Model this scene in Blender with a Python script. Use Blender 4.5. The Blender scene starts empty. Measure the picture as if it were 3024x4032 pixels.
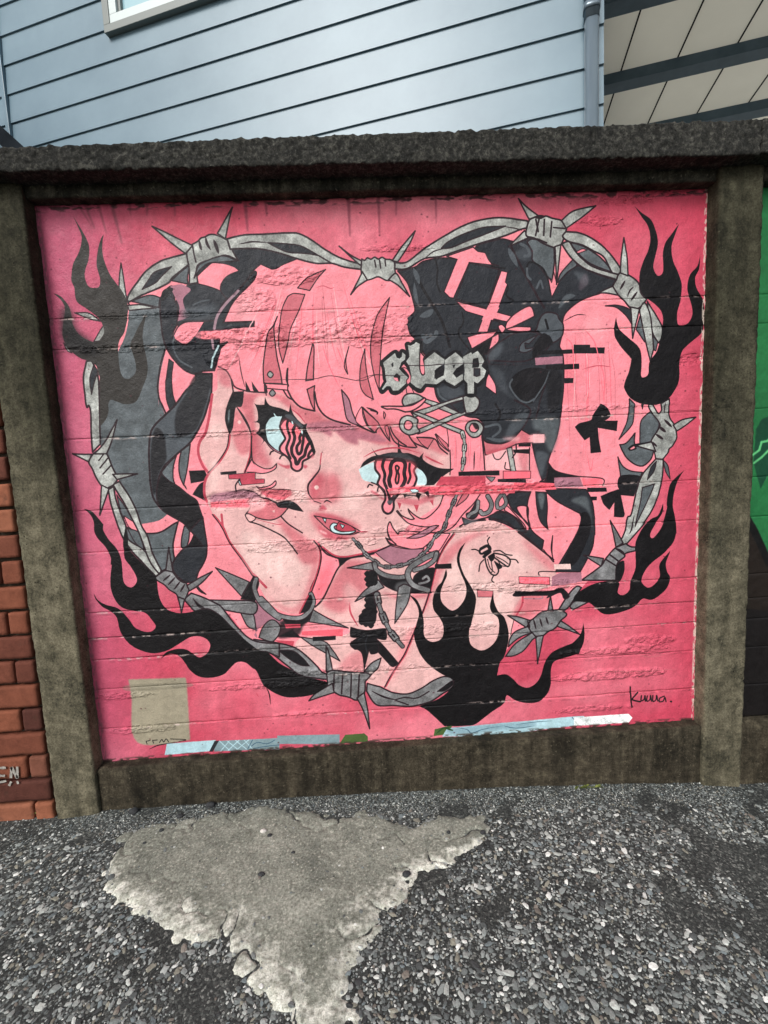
import bpy, bmesh, math, random
import numpy as np
from mathutils import Vector
S = bpy.context.scene
COL = S.collection
# ------------------------------------------------------------------ camera, sky, sun, exposure
CAM = np.array([-0.0906724, -1.4337100, 0.9458665]); ROT = (1.46489466, 0.04793258, -0.04280731); FPX = 1750.
cam = bpy.data.objects.new('camera', bpy.data.cameras.new('camera')); COL.objects.link(cam)
cam.location = CAM; cam.rotation_euler = ROT
cam.data.sensor_fit = 'VERTICAL'; cam.data.sensor_height = 24; cam.data.lens = 24 * FPX / 4032
cam.data.clip_start = .02; cam.data.clip_end = 400
S.camera = cam
SUN_EL, SUN_AZ = math.radians(40), math.radians(-30)          # azimuth from -Y (behind the camera), towards -X
w = bpy.data.worlds.new('World'); S.world = w; w.use_nodes = True
nt = w.node_tree; sky = nt.nodes.new('ShaderNodeTexSky'); sky.sky_type = 'NISHITA'; sky.sun_disc = False
sky.sun_elevation = SUN_EL; sky.sun_rotation = math.pi + SUN_AZ * -1; sky.air_density = 1.0; sky.dust_density = 3.0; sky.ozone_density = 1.0
hs = nt.nodes.new('ShaderNodeHueSaturation'); hs.inputs['Saturation'].default_value = .48      # veiled, milky sky
nt.links.new(sky.outputs[0], hs.inputs['Color']); nt.links.new(hs.outputs[0], nt.nodes['Background'].inputs[0]); nt.nodes['Background'].inputs[1].default_value = 0.085
sun = bpy.data.objects.new('sun', bpy.data.lights.new('sun', 'SUN')); COL.objects.link(sun)
sun.data.energy = 1.5; sun.data.angle = math.radians(22); sun.data.color = (1, .99, .975)
sd = Vector((math.sin(SUN_AZ) * math.cos(SUN_EL), -math.cos(SUN_AZ) * math.cos(SUN_EL), math.sin(SUN_EL)))
sun.rotation_euler = sd.to_track_quat('Z', 'Y').to_euler()
S.view_settings.view_transform = 'Standard'; S.view_settings.look = 'None'; S.view_settings.gamma = 1
S.view_settings.use_curve_mapping = False; S.view_settings.exposure = 0.84
rng = np.random.default_rng(7); random.seed(7)
# ------------------------------------------------------------------ helpers
def _rot():
    c, s = np.cos, np.sin; x, y, z = ROT
    return (np.array([[c(z), -s(z), 0], [s(z), c(z), 0], [0, 0, 1]]) @ np.array([[c(y), 0, s(y)], [0, 1, 0], [-s(y), 0, c(y)]])
            @ np.array([[1, 0, 0], [0, c(x), -s(x)], [0, s(x), c(x)]]))
RM = _rot()
def rays(P):
    P = np.asarray(P, float); d = np.stack([(P[..., 0] - 1512) / FPX, -(P[..., 1] - 2016) / FPX, -np.ones(P.shape[:-1])], -1)
    return d @ RM.T
def on_y(P, Y): d = rays(P); return CAM + d * ((Y - CAM[1]) / d[..., 1])[..., None]
GX = np.array([-60, -3, -1.16, -1, -.5, -.1, .34, 1, 1.155, 3, 60]); GZ = np.array([-.13, -.14, -.152, -.143, -.149, -.156, -.169, -.208, -.226, -.27, -.27])
def ground_z(x): return np.interp(x, GX, GZ)
def on_ground(P):
    d = rays(P); z = -.16
    for _ in range(5):
        q = CAM + d * ((z - CAM[2]) / d[..., 2])[..., None]; z = ground_z(q[..., 0])
    return q
def lin(c): c = np.asarray(c, float) / 255; return tuple(np.where(c <= .04045, c / 12.92, ((c + .055) / 1.055) ** 2.4)) + (1.,)
def tag(o, label=None, cat=None, group=None, kind=None):
    for k, v in (('label', label), ('category', cat), ('group', group), ('kind', kind)):
        if v: o[k] = v
    return o
def empty(name, loc, label, cat, group=None):
    o = bpy.data.objects.new(name, None); COL.objects.link(o); o.location = loc; o.empty_display_size = .1
    return tag(o, label, cat, group)
def link(name, me, parent=None, m=None):
    o = bpy.data.objects.new(name, me); COL.objects.link(o)
    if m and not me.materials: me.materials.append(m)
    if parent:
        o.parent = parent; o.matrix_parent_inverse.identity()
        o.location = -Vector(parent.location) if parent.parent is None else (0, 0, 0)
        if parent.rotation_euler.z: o.location = (0, 0, 0)
    return o
def mesh_np(name, V, F, smooth=True):
    me = bpy.data.meshes.new(name); V = np.asarray(V, np.float32); F = np.asarray(F, np.int32); k = F.shape[1]
    me.vertices.add(len(V)); me.vertices.foreach_set('co', V.ravel())
    me.loops.add(F.size); me.loops.foreach_set('vertex_index', F.ravel())
    me.polygons.add(len(F)); me.polygons.foreach_set('loop_start', np.arange(len(F), dtype=np.int32) * k)
    me.polygons.foreach_set('use_smooth', np.full(len(F), smooth)); me.update(calc_edges=True); me.validate(); return me
def grid_faces(nx, ny, off=0):
    i = np.arange(nx - 1)[None] + np.arange(ny - 1)[:, None] * nx
    return np.stack([i, i + 1, i + nx + 1, i + nx], -1).reshape(-1, 4) + off
def hash3(i, j, k, s):
    n = (i * 374761393 + j * 668265263 + k * 1274126177 + s * 974634777) & 0xffffffff
    n = ((n ^ (n >> 13)) * 1274126177) & 0xffffffff
    return ((n ^ (n >> 16)) & 0xffff) / 65535.
def vnoise(P, cell, seed=0):
    q = np.asarray(P, float) / cell; i = np.floor(q).astype(np.int64); f = q - i; f = f * f * (3 - 2 * f); r = 0
    for a in (0, 1):
        for b in (0, 1):
            for c in (0, 1):
                r = r + hash3(i[:, 0] + a, i[:, 1] + b, i[:, 2] + c, seed) * (f[:, 0] if a else 1 - f[:, 0]) * (f[:, 1] if b else 1 - f[:, 1]) * (f[:, 2] if c else 1 - f[:, 2])
    return r - .5
def rough_box(name, lo, hi, step, rad, amp, m, parent, seed=0, cells=(.03, .009), fn=None, chip=1.):
    """a box with worn, rounded edges and a rough skin"""
    lo, hi = np.array(lo, float), np.array(hi, float); bm = bmesh.new(); Vs = []; Fs = []; n0 = 0
    for ax in range(3):
        u, v = [a for a in range(3) if a != ax]
        nu, nv = max(int((hi[u] - lo[u]) / step) + 2, 3), max(int((hi[v] - lo[v]) / step) + 2, 3)
        gu, gv = np.meshgrid(np.linspace(lo[u], hi[u], nu), np.linspace(lo[v], hi[v], nv))
        for side in (0, 1):
            P = np.zeros((nu * nv, 3)); P[:, u] = gu.ravel(); P[:, v] = gv.ravel(); P[:, ax] = hi[ax] if side else lo[ax]
            f = grid_faces(nu, nv, n0); flip = (side == 1) == (ax == 1)
            Vs.append(P); Fs.append(f[:, ::-1] if flip else f); n0 += len(P)
    P = np.vstack(Vs); F = np.vstack(Fs)
    r = rad * (1 + chip * 1.1 * vnoise(P, .022, seed + 5) + chip * 1.6 * vnoise(P, .010, seed + 6))[:, None]; r = np.clip(r, rad * .15, None)
    inner = np.clip(P, lo + r, hi - r); d = P - inner; L = np.linalg.norm(d, axis=1, keepdims=True)
    P = inner + np.where(L > 1e-9, d / np.maximum(L, 1e-9), 0) * np.minimum(r, L)
    for k in range(3): P[:, k] += amp * (vnoise(P, cells[0], seed + 11 + k) * 1.2 + vnoise(P, cells[1], seed + 21 + k) * .9)
    if fn: P = fn(P)
    me = mesh_np(name, P, F); bm.from_mesh(me); bmesh.ops.remove_doubles(bm, verts=bm.verts, dist=1e-6); bm.to_mesh(me); bm.free()
    me.polygons.foreach_set('use_smooth', np.ones(len(me.polygons), bool))
    return link(name, me, parent, m)
def box_mesh(name, lo, hi, bevel=0.):
    bm = bmesh.new(); bmesh.ops.create_cube(bm, size=1); lo, hi = Vector(lo), Vector(hi)
    for v in bm.verts: v.co = Vector([(lo[i] + hi[i]) / 2 + v.co[i] * (hi[i] - lo[i]) for i in range(3)])
    if bevel: bmesh.ops.bevel(bm, geom=bm.edges[:], offset=bevel, segments=2, affect='EDGES', profile=.6)
    me = bpy.data.meshes.new(name); bm.to_mesh(me); bm.free(); return me
# ------------------------------------------------------------------ materials
class M:
    def __init__(s, name, rough=.8, spec=.3):
        s.m = bpy.data.materials.new(name); s.m.use_nodes = True; s.t = s.m.node_tree; s.b = s.t.nodes['Principled BSDF']
        s.b.inputs['Roughness'].default_value = rough; s.b.inputs['Specular IOR Level'].default_value = spec; s.pos = None
    def n(s, typ, **kw):
        x = s.t.nodes.new(typ)
        for k, v in kw.items():
            if k in x.inputs: x.inputs[k].default_value = v
            else: setattr(x, k, v)
        return x
    def l(s, a, b): s.t.links.new(a, b)
    def coord(s, scale=(1, 1, 1)):
        g = s.n('ShaderNodeNewGeometry'); mp = s.n('ShaderNodeMapping'); mp.inputs['Scale'].default_value = scale
        s.l(g.outputs['Position'], mp.inputs[0]); return mp.outputs[0]
    def noise(s, scale, detail=6, rough=.6, sc=(1, 1, 1)):
        x = s.n('ShaderNodeTexNoise', Scale=scale, Detail=detail, Roughness=rough); s.l(s.coord(sc), x.inputs['Vector']); return x.outputs['Fac']
    def ramp(s, fac, stops):
        r = s.n('ShaderNodeValToRGB'); e = r.color_ramp.elements
        while len(e) < len(stops): e.new(.5)
        for k, (p, c) in enumerate(stops): e[k].position = p; e[k].color = c if len(c) == 4 else lin(c)
        s.l(fac, r.inputs[0]); return r.outputs[0]
    def mix(s, fac, a, b, mode='MIX'):
        x = s.n('ShaderNodeMix', data_type='RGBA', blend_type=mode)
        for inp, v in ((x.inputs[0], fac), (x.inputs[6], a), (x.inputs[7], b)):
            if hasattr(v, 'is_linked') or isinstance(v, bpy.types.NodeSocket): s.l(v, inp)
            else: inp.default_value = v
        return x.outputs[2]
    def bump(s, h, strength, dist=.003):
        x = s.n('ShaderNodeBump', Strength=strength, Distance=dist); s.l(h, x.inputs['Height'])
        if s.b.inputs['Normal'].is_linked: s.l(s.b.inputs['Normal'].links[0].from_socket, x.inputs['Normal'])
        s.l(x.outputs[0], s.b.inputs['Normal'])
    def base(s, c):
        if isinstance(c, tuple): s.b.inputs['Base Color'].default_value = c
        else: s.l(c, s.b.inputs['Base Color'])
        return s.m
WHITE = (1, 1, 1, 1)
def concrete(name, lo, mid, hi, moss=(40, 40, 34), moss_amt=.5, streak=.5, bump=.6, dark_from=None, grain=26):
    m = M(name, .92, .15)
    c = m.ramp(m.noise(grain, 10, .74), [(.32, lo), (.5, mid), (.68, hi)])
    c = m.mix(m.ramp(m.noise(5.5, 11, .78), [(.60 - .2 * moss_amt, (0, 0, 0, 1)), (.66 - .1 * moss_amt, WHITE)]), c, m.ramp(m.noise(90, 4, .7), [(.35, moss), (.7, mid)]))
    c = m.mix(streak, c, m.ramp(m.noise(22, 6, .7, (1, 1, .05)), [(.36, (.30, .30, .28, 1)), (.56, WHITE)]), 'MULTIPLY')
    c = m.mix(streak * .9, c, m.ramp(m.noise(9, 7, .72, (1, 1, .11)), [(.42, (.38, .38, .36, 1)), (.54, (1.15, 1.13, 1.08, 1))]), 'MULTIPLY')
    c = m.mix(.8, c, m.ramp(m.noise(210, 3, .75), [(.36, (.42, .41, .40, 1)), (.58, WHITE)]), 'MULTIPLY')
    v = m.n('ShaderNodeTexVoronoi', Scale=60.); m.l(m.coord(), v.inputs['Vector']); pore = m.ramp(v.outputs['Distance'], [(.10, (.18, .17, .15, 1)), (.16, WHITE)])
    c = m.mix(m.ramp(m.noise(7, 3, .6), [(.48, (0, 0, 0, 1)), (.58, (.9, .9, .9, 1))]), c, m.mix(1., c, pore, 'MULTIPLY'))
    c = m.mix(m.ramp(m.noise(120, 2, .5), [(.66, (0, 0, 0, 1)), (.72, (.55, .55, .55, 1))]), c, lin(hi))
    if dark_from:                                                     # algae creeping down from the top of the posts
        g = m.n('ShaderNodeSeparateXYZ'); m.l(m.coord(), g.inputs[0]); a = m.n('ShaderNodeMath', operation='MULTIPLY_ADD'); m.l(m.noise(6, 8, .7, (1, 1, .25)), a.inputs[0]); a.inputs[1].default_value = 1.5; m.l(g.outputs[2], a.inputs[2])
        mr_ = m.n('ShaderNodeMapRange'); m.l(a.outputs[0], mr_.inputs[0]); mr_.inputs[1].default_value = dark_from + .55; mr_.inputs[2].default_value = dark_from + 1.15
        c = m.mix(mr_.outputs[0], c, m.mix(1., c, (.36, .38, .36, 1), 'MULTIPLY'))
    m.bump(pore, .4, .003); m.bump(m.noise(60, 8, .78), bump, .006); m.bump(m.noise(260, 3, .7), bump * .7, .002)
    return m.base(c)
# ---- the mural: flat paint shapes traced on the wall plane
PAL=dict(p=(233,136,146),h=(232,172,174),q=(240,108,122),g=(86,92,95),k=(22,20,23),d=(38,40,45),D=(74,79,84),M=(150,120,130),
 v=(160,108,122),V=(158,98,112),R=(222,92,106),r=(192,100,110),s=(215,168,165),S=(196,106,114),m=(180,66,82),l=(228,192,186),
 i=(232,238,236),e=(186,212,214),w=(155,157,152),W=(112,112,113),o=(38,25,30),n=(255,106,116),f=(48,45,42),K=(15,13,15),x=(150,142,122),X=(120,115,98),
 Y=(168,200,208),Z=(124,146,152),G=(70,92,48),b=(62,92,110),j=(40,70,40))
TILE=dict(A=(200,800),B=(800,800),C=(1400,700),D=(2100,700),E=(200,1500),F=(800,1500),G=(1400,1300),H=(2100,1300),I=(300,2200),
 J=(1000,2100),K=(1500,2100),L=(2000,2000),M=(900,1600,400),N=(1350,1700,450),O=(1450,1300,600))
def smooth_noise(shape,cell,rng):
    h,w=shape; ch,cw=int(h/cell[0])+3,int(w/cell[1])+3
    g=rng.random((ch,cw)).astype(np.float32)
    y=np.arange(h)/cell[0]; x=np.arange(w)/cell[1]
    yi=y.astype(int); xi=x.astype(int); fy=(y-yi); fx=(x-xi)
    fy=(fy*fy*(3-2*fy)).astype(np.float32)[:,None]; fx=(fx*fx*(3-2*fx)).astype(np.float32)[None]
    a=g[yi][:,xi]; b=g[yi][:,xi+1]; c=g[yi+1][:,xi]; d=g[yi+1][:,xi+1]
    return (a*(1-fx)+b*fx)*(1-fy)+(c*(1-fx)+d*fx)*fy
def fbm(shape,cell,rng,oct=4):
    o=0;a=1;t=0
    for k in range(oct):
        o=o+a*smooth_noise(shape,(max(cell[0]/2**k,1.01),max(cell[1]/2**k,1.01)),rng); t+=a; a*=.55
    return o/t
def spline(pts,closed,sub=7):
    n=len(pts); out=[]
    for i in range(n if closed else n-1):
        p1,c1=pts[i]; p2,c2=pts[(i+1)%n]
        p0=p1 if c1 or (not closed and i==0) else pts[i-1][0]
        p3=p2 if c2 or (not closed and i==n-2) else pts[(i+2)%n][0]
        for k in range(sub):
            t=k/sub
            out.append(.5*((2*p1)+(-p0+p2)*t+(2*p0-5*p1+4*p2-p3)*t*t+(-p0+3*p1-3*p2+p3)*t**3))
    if not closed: out.append(pts[-1][0])
    return np.array(out)
def poly_mask(P,W,H,pad=0,ss=2):
    """coverage of polygon P (pixel coords) in its box -> (x0,y0,mask)"""
    x0=max(int(P[:,0].min())-1-pad,0); y0=max(int(P[:,1].min())-1-pad,0)
    x1=min(int(P[:,0].max())+2+pad,W); y1=min(int(P[:,1].max())+2+pad,H)
    if x1<=x0 or y1<=y0: return None
    w,h=(x1-x0)*ss,(y1-y0)*ss
    A=(P-[x0,y0])*ss; B=np.roll(A,-1,0)
    lo=np.minimum(A[:,1],B[:,1]); hi=np.maximum(A[:,1],B[:,1])
    r0=np.clip(np.ceil(lo-.5),0,h).astype(int); r1=np.clip(np.ceil(hi-.5),0,h).astype(int)
    cnt=np.maximum(r1-r0,0); idx=np.repeat(np.arange(len(A)),cnt)
    if len(idx)==0: return None
    rows=np.arange(cnt.sum())-np.repeat(np.cumsum(cnt)-cnt,cnt)+r0[idx]
    t=(rows+.5-A[idx,1])/(B[idx,1]-A[idx,1]); xs=A[idx,0]+t*(B[idx,0]-A[idx,0])
    c=np.clip(np.ceil(xs-.5),0,w).astype(int)
    m=np.zeros((h,w+1),np.int32); np.add.at(m,(rows,c),1)
    m=(np.cumsum(m,1)[:,:w]&1).astype(np.float32)
    return x0,y0,m.reshape(y1-y0,ss,x1-x0,ss).mean((1,3))
def boxblur(m,r):
    for ax in (0,1):
        for _ in range(2):
            k=2*r+1; pw=[(0,0),(0,0)]; pw[ax]=(r+1,r)
            c=np.cumsum(np.pad(m,pw),axis=ax,dtype=np.float64)
            m=((c[k:]-c[:-k]) if ax==0 else (c[:,k:]-c[:,:-k]))/k
    return m.astype(np.float32)
class Canvas:
    def __init__(s,W,H,to_px,scale): s.W,s.H=W,H; s.to_px=to_px; s.sc=scale; s.img=np.zeros((H,W,3),np.float32)
    def blend(s,x0,y0,m,col):
        h,w=m.shape; v=s.img[y0:y0+h,x0:x0+w]; v+=m[...,None]*(np.array(col,np.float32)-v)
    def fill(s,P,col):
        r=poly_mask(P,s.W,s.H)
        if r: s.blend(*r,col)
    def soft(s,P,col,rad,al):
        rad=max(int(rad*s.sc),1); r=poly_mask(P,s.W,s.H,pad=3*rad,ss=1)
        if r: s.blend(r[0],r[1],boxblur(r[2],rad)*al,col)
    def stroke(s,P,col,wid):
        n=len(P); wid=np.broadcast_to(np.asarray(wid,float)*s.sc/2,(n,))
        for i in range(n-1):
            a,b=P[i],P[i+1]; ra,rb=wid[i],wid[i+1]; R=max(ra,rb)+1.5
            x0=max(int(min(a[0],b[0])-R),0); x1=min(int(max(a[0],b[0])+R)+2,s.W); y0=max(int(min(a[1],b[1])-R),0); y1=min(int(max(a[1],b[1])+R)+2,s.H)
            if x1<=x0 or y1<=y0: continue
            xx=np.arange(x0,x1)[None]+.5-a[0]; yy=np.arange(y0,y1)[:,None]+.5-a[1]
            d=b-a; L=max(d@d,1e-9); t=np.clip((xx*d[0]+yy*d[1])/L,0,1)
            dist=np.sqrt((xx-t*d[0])**2+(yy-t*d[1])**2)
            s.blend(x0,y0,np.clip(ra+(rb-ra)*t-dist+.5,0,1),col)
    def run(s,text):
        tile='A'
        for line in text.strip().splitlines():
            if line[0]=='#': continue
            head,body=line.split('|'); hd=head.split(); kind,col=hd[0],PAL[hd[1]]
            pts=[]
            for tok in body.split():
                if len(tok)==1: tile=tok; continue
                c=tok[-1]=='!'; x,y=map(float,tok.rstrip('!').split(','))
                T=TILE[tile]; k=(T[2] if len(T)>2 else 800)/1659.
                pts.append((np.array([T[0]+x*k,T[1]+y*k]),c or kind=='P'))
            closed=kind in 'FPB'
            P=s.to_px(spline(pts,closed,1 if kind=='P' else 7))
            if kind in 'FP':
                s.fill(P,col)
                ow=float(hd[2])*.80
                if ow: s.stroke(np.vstack([P,P[:1]]),PAL['o'],ow)
            elif kind=='B': s.soft(P,col,float(hd[2])*.48,float(hd[3]))
            elif kind=='L': s.stroke(P,col,float(hd[2])*1.08)
            elif kind=='T':
                t=np.linspace(0,1,len(P)); s.stroke(P,col,float(hd[2])*.9*np.sin(np.pi*np.clip(t,.04,.96))**.7)
            elif kind=='C':
                w=float(hd[2])*1.25; L=np.r_[0,np.cumsum(np.linalg.norm(np.diff(P,axis=0),axis=1))]; step=w*1.15*s.sc
                k=max(int(L[-1]/step),1); q=np.linspace(0,L[-1],2*k+1)
                X=np.stack([np.interp(q,L,P[:,0]),np.interp(q,L,P[:,1])],1)
                for odd in (0,1):
                    for i in range(odd,k,2):
                        a,b,m=X[2*i],X[2*i+2],X[2*i+1]; th=1. if not odd else .62
                        s.stroke(np.array([m+(a-m)*.75,m+(b-m)*.75]),PAL['o'],w*th); s.stroke(np.array([m+(a-m)*.75,m+(b-m)*.75]),col,w*th*.62)
                        if not odd: s.stroke(np.array([m+(a-m)*.35,m+(b-m)*.35]),PAL['o'],w*.2)
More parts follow.
